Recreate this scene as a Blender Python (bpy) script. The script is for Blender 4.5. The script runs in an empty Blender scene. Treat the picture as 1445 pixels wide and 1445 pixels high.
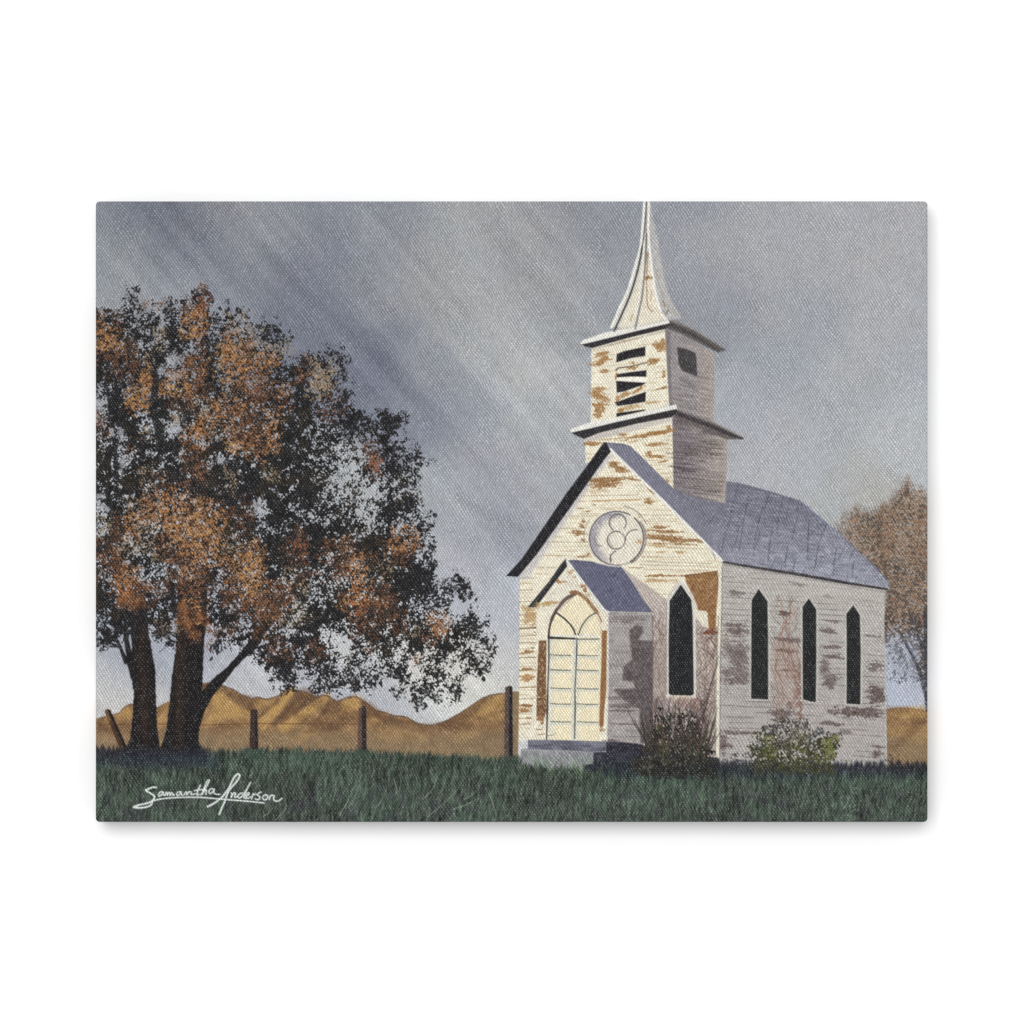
import bpy, math
import numpy as np

# ---------------------------------------------------------------- scale
# one photograph pixel is PX metres on the plane of the canvas
PX = 0.00052
CX, CY = 722.5, 722.5            # photograph centre, in photograph pixels
DEPTH = 0.027                    # thickness of the stretched canvas (m)
SC = bpy.context.scene

# ---------------------------------------------------------------- camera
cam_d = bpy.data.cameras.new("camera")
cam = bpy.data.objects.new("camera", cam_d)
SC.collection.objects.link(cam)
cam.location = (0.0, -3.0, 0.0)
cam.rotation_euler = (math.radians(90), 0, 0)
cam_d.sensor_width = 36.0
cam_d.lens = 36.0 * 3.0 / (1445 * PX)
cam_d.clip_start = 0.05
cam_d.clip_end = 60
SC.camera = cam

# ---------------------------------------------------------------- world
world = bpy.data.worlds.new("World")
SC.world = world
world.use_nodes = True
world.node_tree.nodes["Background"].inputs[0].default_value = (1.0, 1.0, 1.0, 1)
world.node_tree.nodes["Background"].inputs[1].default_value = 0.62

# ---------------------------------------------------------------- studio lamps
def area(name, loc, target, size, power, col=(1, 1, 1)):
    d = bpy.data.lights.new(name, 'AREA')
    d.shape = 'RECTANGLE'; d.size = size[0]; d.size_y = size[1]
    d.energy = power; d.color = col
    o = bpy.data.objects.new(name, d); SC.collection.objects.link(o)
    o.location = loc
    import mathutils
    v = mathutils.Vector(target) - mathutils.Vector(loc)
    o.rotation_euler = v.to_track_quat('-Z', 'Y').to_euler()
    return o
area("softbox", (-1.1, -8.0, 1.7), (0, 0, 0), (4.6, 4.6), 445)

SC.view_settings.view_transform = 'Standard'
SC.view_settings.look = 'None'
SC.view_settings.exposure = 0.0
SC.view_settings.gamma = 1.0
SC.view_settings.use_curve_mapping = False
SC.render.film_transparent = False
# ================================================================ the printed picture
# The print is laid down as ink: one colour and one motif number per canvas point,
# on a grid of one photograph pixel.
X0, Y0, X1, Y1 = 135, 284, 1309, 1160
W, H = X1 - X0 + 1, Y1 - Y0 + 1
YY, XX = np.mgrid[Y0:Y1 + 1, X0:X1 + 1].astype(np.float32)
INK = np.zeros((H, W, 3), np.float32)
MOT = np.zeros((H, W), np.int16)
NAMES = {}                                   # motif number -> (name, parent, label)
def motif(num, name, parent=None, label=None):
    NAMES[num] = (name, parent, label); return num
rng = np.random.RandomState(7)

def noise(sx, sy=None, ang=0.0, seed=0, sl=None):
    """smooth value noise 0..1; sx/sy = feature size in px along/across angle ang"""
    sy = sy or sx
    tab = np.random.RandomState(seed + 1000).rand(256, 256).astype(np.float32)
    x, y = (XX, YY) if sl is None else (XX[sl], YY[sl])
    c, s = math.cos(math.radians(ang)), math.sin(math.radians(ang))
    u = (x * c + y * s) / sx + 400.3; v = (-x * s + y * c) / sy + 700.7
    iu = np.floor(u).astype(np.int32); iv = np.floor(v).astype(np.int32)
    fu = u - iu; fv = v - iv
    fu = fu * fu * (3 - 2 * fu); fv = fv * fv * (3 - 2 * fv)
    a = tab[iv & 255, iu & 255]; b = tab[iv & 255, (iu + 1) & 255]
    d = tab[(iv + 1) & 255, iu & 255]; e = tab[(iv + 1) & 255, (iu + 1) & 255]
    return (a * (1 - fu) + b * fu) * (1 - fv) + (d * (1 - fu) + e * fu) * fv
def fbm(s, seed=0, sl=None, ang=0.0, asp=1.0, octs=3):
    t = 0; w = 0; k = 1.0
    for i in range(octs):
        t = t + k * noise(s / 2 ** i, s * asp / 2 ** i, ang, seed + 17 * i, sl); w += k; k *= .6
    return t / w
def sm(a, b, x):
    t = np.clip((x - a) / (b - a), 0, 1); return t * t * (3 - 2 * t)
def C(*v): return np.array(v, np.float32)

def box(x0, y0, x1, y1):
    x0 = max(int(math.floor(x0)) - X0, 0); y0 = max(int(math.floor(y0)) - Y0, 0)
    x1 = min(int(math.ceil(x1)) - X0 + 1, W); y1 = min(int(math.ceil(y1)) - Y0 + 1, H)
    if x1 <= x0 or y1 <= y0: return None
    return (slice(y0, y1), slice(x0, x1))
def polycov(pts, soft=0.7):
    """soft coverage of a polygon through signed distance"""
    p = np.array(pts, np.float32)
    sl = box(p[:, 0].min() - soft - 1, p[:, 1].min() - soft - 1, p[:, 0].max() + soft + 1, p[:, 1].max() + soft + 1)
    if sl is None: return None, None
    x, y = XX[sl], YY[sl]
    inside = np.zeros(x.shape, bool); d2 = np.full(x.shape, 1e9, np.float32)
    n = len(p)
    for i in range(n):
        ax, ay = p[i]; bx, by = p[(i + 1) % n]
        if ay != by:
            cond = (y < ay) != (y < by)
            inside ^= cond & (x < (bx - ax) * (y - ay) / (by - ay) + ax)
        L = (bx - ax) ** 2 + (by - ay) ** 2 + 1e-6
        t = np.clip(((x - ax) * (bx - ax) + (y - ay) * (by - ay)) / L, 0, 1)
        d2 = np.minimum(d2, (x - ax - t * (bx - ax)) ** 2 + (y - ay - t * (by - ay)) ** 2)
    sd = np.sqrt(d2) * np.where(inside, 1, -1)
    return sl, np.clip(sd / (2 * soft) + .5, 0, 1)
def lay(sl, cov, col, mot=None, th=.5):
    if sl is None: return
    c = cov[..., None]
    INK[sl] = INK[sl] * (1 - c) + col * c
    if mot is not None:
        m = MOT[sl]; m[cov > th] = mot
def poly(pts, col, mot=None, a=1.0, soft=0.7, grain=0.0, gs=3, tex=None):
    sl, cov = polycov(pts, soft)
    if sl is None: return
    k = cov * a
    if tex is not None: k = k * tex(sl)
    c = np.array(col, np.float32)
    if grain: c = c + ((fbm(gs, int(abs(pts[0][0] * 7 + pts[0][1])) % 997, sl) - .5) * 2 * grain)[..., None]
    lay(sl, k, c, mot)
def line(pts, w, col, mot=None, a=1.0, soft=0.6, rough=0.0, seed=0):
    """polyline, w = width or list of widths at the points"""
    p = np.array(pts, np.float32); n = len(p)
    ws = np.array([w] * n if np.isscalar(w) else w, np.float32) / 2
    m = ws.max() + soft + 2
    sl = box(p[:, 0].min() - m, p[:, 1].min() - m, p[:, 0].max() + m, p[:, 1].max() + m)
    if sl is None: return
    x, y = XX[sl], YY[sl]; cov = np.zeros(x.shape, np.float32)
    for i in range(n - 1):
        ax, ay = p[i]; bx, by = p[i + 1]
        L = (bx - ax) ** 2 + (by - ay) ** 2 + 1e-6
        t = np.clip(((x - ax) * (bx - ax) + (y - ay) * (by - ay)) / L, 0, 1)
        d = np.sqrt((x - ax - t * (bx - ax)) ** 2 + (y - ay - t * (by - ay)) ** 2)
        r = ws[i] + (ws[i + 1] - ws[i]) * t
        cov = np.maximum(cov, np.clip((r - d) / (2 * soft) + .5, 0, 1) * np.minimum(1, r * 2 / .9))
    if rough: cov = cov * (1 - rough + rough * sm(.35, .6, noise(4, 2, 0, seed, sl)))
    lay(sl, cov * a, np.array(col, np.float32), mot)
def smooth(pts, n=6):
    """Catmull-Rom through the points"""
    p = [np.array(q, float) for q in pts]; p = [2 * p[0] - p[1]] + p + [2 * p[-1] - p[-2]]; o = []
    for i in range(1, len(p) - 2):
        for k in range(n):
            t = k / n
            o.append(.5 * ((2 * p[i]) + (-p[i - 1] + p[i + 1]) * t + (2 * p[i - 1] - 5 * p[i] + 4 * p[i + 1] - p[i + 2]) * t * t
                           + (-p[i - 1] + 3 * p[i] - 3 * p[i + 1] + p[i + 2]) * t ** 3))
    o.append(p[-2]); return [tuple(q) for q in o]
def blob(x, y, rx, ry, col, ang=0, a=1.0, mot=None, sx=6, sy=1.6, th=.42, seed=None, vary=14):
    """a ragged dry-brush patch made of streaks"""
    R = max(rx, ry) + 3
    sl = box(x - R, y - R, x + R, y + R)
    if sl is None: return
    s = int(x * 3 + y * 5) % 9973 if seed is None else seed
    c, sn = math.cos(math.radians(ang)), math.sin(math.radians(ang))
    dx, dy = XX[sl] - x, YY[sl] - y
    u, v = (dx * c + dy * sn) / rx, (-dx * sn + dy * c) / ry
    r = np.sqrt(u * u + v * v)
    n = .5 * noise(sx, sy * 1.25, ang, s, sl) + .5 * noise(2.0, 1.2, ang, s + 5, sl)
    cov = sm(-.08, .2, n - th + .05 - (r - .62) * .6) * (r < 1.6) * (.62 + .5 * noise(1.6, 1.4, 0, s + 8, sl))
    cc = np.array(col, np.float32) + ((noise(3, 2, ang, s + 9, sl) - .5) * 2 * vary)[..., None]
    lay(sl, cov * a, cc, mot)
def ell(x, y, rx, ry, ang, col, a=1.0, mot=None):
    R = max(rx, ry) + 1.5
    sl = box(x - R, y - R, x + R, y + R)
    if sl is None: return
    c, s = math.cos(ang), math.sin(ang)
    dx, dy = XX[sl] - x, YY[sl] - y
    r = np.sqrt(((dx * c + dy * s) / rx) ** 2 + ((-dx * s + dy * c) / ry) ** 2)
    cov = np.clip((1 - r) * min(rx, ry) + .5, 0, 1) * a
    lay(sl, cov, np.array(col, np.float32), mot)
def upmap(rows, x0, y0, cell, jit=0, seed=0):
    """coarse hand-read map -> full field, smoothly interpolated with jittered borders"""
    M = np.array(rows, np.float32)
    x = (XX + (fbm(14, seed) - .5) * jit - x0) / cell - .5; y = (YY + (fbm(14, seed + 50) - .5) * jit - y0) / cell - .5
    ix = np.floor(x).astype(int); iy = np.floor(y).astype(int); fx = x - ix; fy = y - iy
    fx = fx * fx * (3 - 2 * fx); fy = fy * fy * (3 - 2 * fy)
    def g(j, i):
        ok = (j >= 0) & (j < M.shape[0]) & (i < M.shape[1])
        return np.where(ok, M[np.clip(j, 0, M.shape[0] - 1), np.clip(i, 0, M.shape[1] - 1)], 0)
    return (g(iy, ix) * (1 - fx) + g(iy, ix + 1) * fx) * (1 - fy) + (g(iy + 1, ix) * (1 - fx) + g(iy + 1, ix + 1) * fx) * fy

# ---------------------------------------------------------------- sky
SKY = motif(1, "painted_sky", None, "painted grey blue sky with soft diagonal streaks")
pts = """140,290,128,132,142;225,300,106,111,126;265,335,110,116,131;300,290,126,127,138;345,300,141,144,150
180,380,141,147,153;150,430,146,150,157;260,400,141,146,157;330,380,126,131,143;400,300,136,139,147;450,330,125,130,145
430,420,116,121,137;480,480,112,117,134;540,540,109,114,132;600,590,122,127,143;520,400,130,134,145;560,300,139,142,150;600,400,145,149,154
640,300,155,158,161;660,400,158,161,164;620,530,138,142,153;580,600,128,133,150;640,650,152,156,164;700,500,164,167,170
760,600,165,168,171;720,350,151,153,157;800,300,141,144,151;840,340,140,143,151;780,420,155,158,162;710,690,150,153,166
640,720,165,169,175;700,740,148,151,165;650,810,172,175,185;700,850,180,184,194;620,690,160,164,170;700,920,186,188,193
640,965,206,205,198;590,950,202,202,198;500,900,196,197,197;685,970,206,205,196;600,1015,196,198,198;540,990,168,172,186
440,970,176,179,189;380,950,172,176,187;360,975,190,190,191;300,925,164,169,183;240,918,150,156,174;180,905,140,147,167;150,902,150,157,175
150,930,192,192,190;150,990,192,192,191;235,965,187,189,190;200,700,168,172,178;400,700,165,170,176;500,700,172,176,180;200,850,168,172,180;450,850,178,180,184
870,420,148,151,157;1000,350,152,155,161;1100,330,158,160,166;1250,300,160,162,168;1295,450,161,164,170;1010,430,141,144,154
1100,480,151,155,162;1200,550,162,165,170;1060,600,161,164,172;1150,650,166,169,174;1290,620,174,178,182;1090,670,167,170,177
1200,700,168,168,165;790,700,167,170,173;735,560,176,178,178;750,650,166,169,174;960,300,140,143,153;800,560,166,169,173;1270,970,170,178,196;1270,930,160,168,185;680,600,154,157,167;740,700,158,161,171"""
cp = np.array([[float(v) for v in q.split(',')] for q in pts.replace('\n', ';').split(';')], np.float32)
wx = XX + (fbm(60, 3) - .5) * 50; wy = YY + (fbm(60, 4) - .5) * 50
acc = np.zeros((H, W, 3), np.float32); ws = np.zeros((H, W), np.float32)
for q in cp:
    d2 = (wx - q[0]) ** 2 + (wy - q[1]) ** 2
    k = np.exp(-d2 / (2 * 34 ** 2)) + 2e-3 * np.exp(-d2 / (2 * 90 ** 2)) + 1e-7
    acc += k[..., None] * q[2:5]; ws += k
sky = acc / ws[..., None]
st = noise(320, 26, 49, 11) * .4 + noise(260, 13, 50, 12) * .36 + noise(190, 6, 47, 13) * .24
fade = 1 - sm(780, 980, XX) * .75
sky += ((st - .5) * 27 * fade)[..., None] * C(1, 1, .95)
hue = (fbm(70, 21) - .5)[..., None]
sky += hue * C(7, 0, -6) + (fbm(5, 22) - .5)[..., None] * 5
# the dark diagonal shaft of cloud from the crown up to the left
def band(ax, ay, bx, by, w, dv):
    L = math.hypot(bx - ax, by - ay); ux, uy = (bx - ax) / L, (by - ay) / L
    t = (XX - ax) * ux + (YY - ay) * uy; d = -(XX - ax) * uy + (YY - ay) * ux
    k = np.exp(-(d / w) ** 2) * sm(-60, 60, t) * (1 - sm(L - 60, L + 60, t))
    return k[..., None] * dv
sky += band(340, 330, 640, 610, 12, -9) + band(430, 300, 700, 600, 8, -6) + band(500, 290, 720, 520, 7, 5) + band(560, 420, 700, 560, 8, 5) + band(300, 300, 500, 500, 9, 4)
sky += band(640, 700, 760, 760, 9, -7) + band(620, 620, 740, 690, 10, -5) + band(640, 290, 770, 560, 30, 5)
lum = sky.mean(-1, keepdims=True); sky = lum + (sky - lum) * .86 + 5 + 4 * sm(700, 1100, XX)[..., None] + (noise(6, 1.6, 0, 23) - .5)[..., None] * 5
INK[:] = sky; MOT[:] = SKY

# ---------------------------------------------------------------- hills
HIL = motif(2, "painted_hills", None, "painted golden brown hills behind the fence posts")
sk = [(135, 1015), (148, 1011), (160, 1008.5), (169, 1006), (176, 997.6), (184, 993.5), (190, 993), (220, 999), (238, 989), (262, 975), (285, 965), (296, 963.5),
      (311, 966), (330, 973.5), (340, 980), (355, 986), (363, 983.5), (376, 987), (392, 982.3), (402, 976), (409, 972.6), (431, 976.7), (447, 984), (456, 981), (463, 982.3),
      (475.6, 990.6), (489, 983.7), (503, 983), (517, 992), (531, 1003), (545, 1006), (556, 1010), (568, 1011), (575, 1012.7), (589, 1021), (608, 1023.5), (622, 1020),
      (631, 1017), (650, 1006), (669, 993.4), (681, 985), (691.6, 981), (711, 978), (731, 976.7), (760, 976)]
hillpts = sk + [(760, 1090), (135, 1090)]
def hills(ptsx, extra=None):
    sl, cov = polycov([(x, y + 1.1 * math.sin(x * 1.7) * .6) for x, y in ptsx], .8)
    n = fbm(16, 31, sl, 30, .5); m = fbm(5, 32, sl, 15, .5)
    ray = noise(7, 34, 38, 33, sl); ray2 = noise(5, 22, -35, 34, sl)
    col = C(142, 108, 70) + (n - .5)[..., None] * C(56, 42, 26) + (m - .5)[..., None] * C(36, 30, 22)
    col = col + ((ray - .5) * sm(1040, 990, YY[sl]))[..., None] * C(64, 52, 32) + ((ray2 - .5) * sm(1030, 990, YY[sl]))[..., None] * C(26, 21, 14)
    low = sm(1012, 1050, YY[sl])[..., None]
    col = col * (1 - low * .55) + C(138, 120, 96) * low * .55
    lay(sl, cov, col, HIL)
hills(hillpts)
HIL0 = HIL; HIL = motif(9, 'painted_hills', None, 'golden brown hill slice at the right edge behind the church')
hills([(1249, 1001.5), (1264, 998.5), (1283, 998), (1309, 1001), (1311, 1090), (1249, 1090)])
for a, b, w, k in [((411, 974), (372, 1023), 9, .8), ((404, 978), (385, 1000), 7, .5), ((462, 984), (400, 1025), 11, .75), ((470, 1010), (425, 1040), 9, .45),
                   ((503, 987), (490, 1000), 15, .45), ((385, 990), (368, 998), 8, .5), ((310, 985), (345, 1010), 18, .55), ((330, 1000), (296, 1020), 12, .5),
                   ((700, 987), (660, 1012), 13, .4), ((720, 1000), (650, 1040), 12, .25), ((545, 1008), (530, 1016), 8, .4), ((150, 1018), (180, 1010), 9, .45),
                   ((232, 1000), (226, 1020), 9, .35), ((600, 1040), (540, 1035), 12, .25), ((1262, 1006), (1300, 1004), 12, .5), ((1258, 1030), (1300, 1040), 16, .35)]:
    line([a, b], [w * .9 + 2, w * 1.3 + 2], (188, 147, 86), a=k * 1.15, soft=3.2, rough=.35, seed=int(a[0]))
for q, c_, k in [([(411, 973), (417, 974), (398, 1000), (374, 1021), (360, 1019), (386, 998)], 1, .75), ([(418, 974), (447, 984), (438, 993), (405, 1016), (385, 1021), (410, 992)], 0, .6),
                 ([(449, 986), (463, 984), (446, 999), (412, 1022), (394, 1027), (425, 1005)], 1, .75), ([(465, 984), (476, 992), (500, 1014), (480, 1030), (428, 1036), (455, 1006)], 0, .5),
                 ([(481, 991), (492, 985), (507, 985), (502, 1001), (482, 1006)], 1, .7), ([(508, 985), (531, 1004), (544, 1012), (515, 1012)], 0, .65), ([(360, 986), (376, 988), (370, 1000), (356, 1002)], 1, .6),
                 ([(300, 978), (322, 982), (345, 1010), (296, 1016)], 1, .55), ([(311, 967), (353, 987), (363, 1006), (345, 1000), (320, 983)], 0, .65), ([(618, 1022), (650, 1007), (690, 982), (700, 990), (662, 1015), (640, 1030)], 0, .55),
                 ([(690, 985), (712, 981), (712, 1000), (682, 1009), (668, 1010)], 1, .6), ([(531, 1005), (556, 1011), (588, 1022), (560, 1024), (535, 1016)], 0, .4), ([(172, 1000), (190, 996), (190, 1012), (165, 1016)], 1, .5), ([(136, 1017), (170, 1008), (186, 1022), (140, 1034)], 0, .3),
                 ([(393, 983), (404, 977), (392, 994), (378, 1000)], 0, .6)]:
    poly(q, (186, 146, 84) if c_ else (98, 70, 50), a=k, soft=2.6, tex=lambda s: .55 + .7 * noise(5, 3, 35, 37, s))
for a, b, w, k in [((430, 978), (447, 990), 14, .5), ((425, 985), (395, 1015), 7, .5), ((475, 992), (500, 1010), 9, .5), ((515, 992), (540, 1012), 8, .5),
                   ((350, 985), (372, 1000), 8, .4), ((345, 1020), (300, 1030), 9, .35), ((600, 1026), (660, 1022), 8, .35), ((420, 1010), (470, 1030), 9, .35),
                   ((560, 1020), (600, 1030), 9, .3), ((640, 1030), (720, 1020), 8, .3), ((140, 1030), (180, 1032), 8, .4), ((1262, 1055), (1300, 1020), 6, .45), ((1252, 1000), (1280, 1003), 6, .4)]:
    line([a, b], [w + 2, w * 1.3 + 2], (98, 68, 46), a=k, soft=3.2, rough=.4, seed=int(a[0]) + 3)
line([p for p in sk[:6]], 1.6, (96, 70, 48), a=.6); line([p for p in sk[10:45]], 2.2, (92, 68, 50), a=.8, rough=.3)
line([(140, 1024), (190, 1021), (240, 1022), (285, 1023), (360, 1021), (470, 1021.5), (505, 1022)], 1.2, (105, 58, 38), a=.75)
line([(140, 1020), (185, 1024)], 1.1, (105, 58, 38), a=.5)

# ---------------------------------------------------------------- fence posts
def post(num, body, dark, light, y0, y1, lab):
    m = motif(num, "painted_fence_post", None, lab)
    return m
P1 = motif(3, "painted_fence_post", None, "leaning brown post left of the big trunks")
line([(151.5, 1004), (176, 1062)], [7, 9], (74, 50, 36), P1, soft=.8); line([(154.5, 1003), (179, 1060)], [3, 5], (32, 25, 24), P1)
line([(150, 1003), (155, 1018)], 3, (140, 98, 60), P1, a=.6)
P2 = motif(4, "painted_fence_post", None, "dark upright post right of the big trunks")
poly([(353.5, 1001), (363, 1001.5), (364.5, 1062), (352, 1062)], (62, 47, 42), P2, grain=12); line([(361, 1003), (362.5, 1060)], 4, (36, 30, 30), P2, a=.8)
P3 = motif(5, "painted_fence_post", None, "two toned post below the hanging foliage")
poly([(506, 999), (517, 997), (517.5, 1062), (504, 1062)], (98, 74, 62), P3, grain=10); line([(513.5, 999), (514, 1060)], 6, (42, 34, 34), P3)
P4 = motif(6, "painted_fence_post", None, "tall post beside the church corner")
poly([(723, 976), (731, 976), (731, 1072), (722, 1072)], (137, 115, 84), P4, grain=14)
poly([(713, 970), (719, 967), (723, 970), (724.5, 1074), (711, 1074)], (86, 70, 66), P4, grain=12); line([(721, 970), (720.5, 1074)], [3.5, 6], (34, 30, 34), P4)

# ---------------------------------------------------------------- small tree behind the church
RT = motif(7, "painted_background_tree", None, "hazy brown tree at the right edge behind the church")
out = polycov([(1176, 742), (1192, 726), (1208, 716), (1222, 722), (1236, 722), (1246, 712), (1254, 712), (1264, 696), (1274, 690), (1281, 676), (1287, 690), (1292, 698),
               (1300, 690), (1306, 698), (1312, 700), (1312, 960), (1296, 962), (1284, 945), (1270, 948), (1262, 938), (1246, 925), (1236, 880), (1190, 790)], 9)
sl, cov = out
n1 = noise(2.3, 1.7, 0, 71, sl); n2 = fbm(15, 72, sl); n3 = noise(2.5, 1.6, 20, 73, sl); y = YY[sl]; x = XX[sl]
dens = cov * (.52 + .5 * sm(1180, 1250, x)) * (1 - .62 * sm(868, 925, y) * (1 - sm(1290, 1306, x)))
dens = dens * (.82 + .36 * n2)
tanc = C(154, 124, 96) * (1 - n2[..., None] * .28) + (n3 - .5)[..., None] * C(60, 50, 44)
lay(sl, np.clip(sm(.15, .75, dens) * .62 * (1 - sm(872, 900, y)), 0, 1), C(140, 124, 110) - (n2[..., None] - .5) * 30, RT, .3)
lay(sl, np.clip(sm(.62, .38, n1 * .75 + .62 * (1 - dens)) * .8, 0, 1) * (cov > .02), tanc, RT)
dk = sm(.52, .66, noise(2.6, 1.8, 10, 74, sl) * .72 + n2 * .28 + .1 * sm(760, 900, y)) * dens
lay(sl, dk * .8, C(78, 70, 66) - sm(850, 900, y)[..., None] * C(26, 20, 10), RT)
og = sm(.6, .72, noise(2.4, 1.8, 0, 75, sl) * .6 + fbm(22, 76, sl) * .4) * dens * (1 - sm(885, 905, y))
lay(sl, og * .65, C(158, 108, 78), RT)
line([(1268, 888), (1282, 915), (1297, 945), (1307, 985), (1309, 1002)], [2, 4, 5, 5, 6], (58, 58, 66), RT, a=.85, rough=.35)
line([(1309, 860), (1308, 985)], [12, 7], (52, 52, 58), RT, a=.8, rough=.4)
line([(1290, 870), (1304, 930)], 3, (60, 58, 62), RT, a=.7, rough=.4)
for i in range(260):
    xx, yy = rng.uniform(1250, 1305), rng.uniform(895, 965)
    if rng.rand() < (xx - 1235) / 110 or (1252 < xx < 1285 and 950 < yy < 968): ell(xx, yy, rng.uniform(.7, 1.8), rng.uniform(.6, 1.2), rng.rand() * 3, (66, 66, 74), .75, RT)

# ---------------------------------------------------------------- church
CHW = motif(10, "painted_church", None, "painted old white clapboard church with peeling boards")
def part(num, name, label=None): return motif(num, name, 10, label)
TOW = part(11, "tower"); SPI = part(12, "spire"); ROO = part(13, "roof", "long blue grey main roof"); POR = part(14, "porch"); PRO = part(15, "roof", "small blue grey porch roof")
SID = part(16, "side_wall"); DOO = part(17, "door"); ROS = part(18, "rose_window"); STP = part(19, "steps"); COR = part(28, "cornice", "upper cornice under the spire")
COR2 = part(29, "cornice", "lower cornice under the belfry"); RAK = part(30, "eave_board", "black board under the main gable"); RAK2 = part(31, "eave_board", "black board under the porch gable")
EAV = part(32, "eave_board", "thin dark line under the long roof")
WF = part(20, "window", "tall pointed window beside the porch"); W1 = part(21, "window", "tallest side window"); W2 = part(22, "window", "middle side window")
W3 = part(23, "window", "farthest side window"); WB = part(24, "belfry_opening", "boarded opening on the sunlit belfry face"); WB2 = part(25, "belfry_opening", "dark opening on the shaded belfry face")

def clap(sl, base, gapcol, slope, per, k=.35, seed=1, streak=10, org=0):
    """fill of weathered boards: base colour, thin board lines, streaky dirt"""
    x, y = XX[sl], YY[sl]
    v = (y - slope * (x - 900) + (noise(26, 26, 0, seed, sl) - .5) * 2.2) / per + org
    f = np.abs(v - np.round(v)) * per
    ln = sm(1.2, .3, f) * sm(.42, .75, noise(20, per * 1.01, math.degrees(math.atan(slope)), seed + 3, sl))
    st = (noise(18, 1.8, math.degrees(math.atan(slope)), seed + 7, sl) - .5)[..., None] * streak
    c = np.array(base, np.float32) + st + (fbm(18, seed + 9, sl) - .5)[..., None] * 10
    return c * (1 - ln[..., None] * k) + np.array(gapcol, np.float32) * ln[..., None] * k
CREAM = (235, 227, 203); BROWN = (150, 107, 62); TAN = (188, 152, 104)

# --- long roof
sl, cov = polycov([(855.7, 624.5), (880, 626.5), (890, 630), (951, 688), (962, 694), (1022.6, 709), (1024.7, 678.8), (1041, 681), (1080, 691), (1128, 706), (1142, 717.6),
                   (1180, 750), (1220, 787), (1253, 821), (1254.5, 831), (1200, 823), (1120, 809), (1060, 799), (1019, 792), (1000, 770), (940, 708), (900, 668)], .7)
x, y = XX[sl], YY[sl]
t = sm(690, 830, y)[..., None]
col = C(117, 116, 131) * (1 - t) + C(150, 152, 165) * t
col = col + ((fbm(14, 81, sl) - .5) * 20 + (noise(5, 2, 0, 82, sl) - .5) * 16)[..., None]
dn = sm(.62, .38, (x - 860) / 160)[..., None]; col = col * (1 - dn * .06) - dn * C(6, 5, 0)
hl = np.clip((noise(9, 7, 20, 83, sl) - .55) * 3, 0, 1) * sm(730, 780, y) * sm(1020, 1060, x)
col = col + hl[..., None] * 16
lay(sl, cov, col, ROO)
for a, b in [((1041, 685), (1028, 742)), ((1056, 700), (1043, 778)), ((1076, 716), (1064, 770)), ((1105, 700), (1096, 752)), ((1126, 728), (1118, 760)), ((1008, 728), (998, 745)),
             ((1142, 735), (1140, 790)), ((1160, 750), (1150, 800)), ((1090, 745), (1084, 790)), ((1180, 775), (1176, 812)), ((1205, 792), (1203, 815)), ((1112, 770), (1108, 800))]:
    line([a, ((a[0] + b[0]) / 2 - 1, (a[1] + b[1]) / 2), b], 1.4, (64, 62, 80), a=.75, rough=.5, seed=int(a[0]))
for yy in np.arange(706, 828, 7.5):
    line([(1026 + (yy - 706) * .1, yy - 12), (1254, yy + 28)], 1.1, (92, 92, 116), ROO if 0 else None, a=.0)
for i in range(900):
    xx = rng.uniform(1020, 1240); yy = rng.uniform(690, 825)
    xi, yi = int(xx) - X0, int(yy) - Y0
    if MOT[yi, xi] == ROO: line([(xx, yy), (xx + rng.uniform(5, 14), yy + rng.uniform(.8, 2.4))], 1.3, (90, 90, 108) if rng.rand() < .4 else (168, 170, 184), a=.32)
rm = (MOT == ROO) & (XX > 1012)
vv = (YY - .175 * (XX - 1020) + (noise(30, 30, 0, 87) - .5) * 4) / 7.6; hh = sm(1.4, .3, np.abs(vv - np.round(vv)) * 7.6) * sm(.3, .6, noise(14, 5, 10, 88))
uu = (XX + .27 * (YY - 700) + (noise(30, 14, 0, 89) - .5) * 5) / 15.5; h2 = sm(1.2, .3, np.abs(uu - np.round(uu)) * 15.5) * sm(.45, .7, noise(16, 22, 0, 90))
kk = np.clip(hh * .16 + h2 * .55, 0, .6) * rm
INK[:] = INK * (1 - kk[..., None]) + C(76, 75, 94) * kk[..., None]
line([(1128, 706), (1180, 750), (1220, 786), (1254, 821)], 2, (120, 124, 156), a=.6)
line([(860, 626), (889, 629), (905, 643), (950, 687)], 1.3, (70, 68, 84), a=.6)

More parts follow.
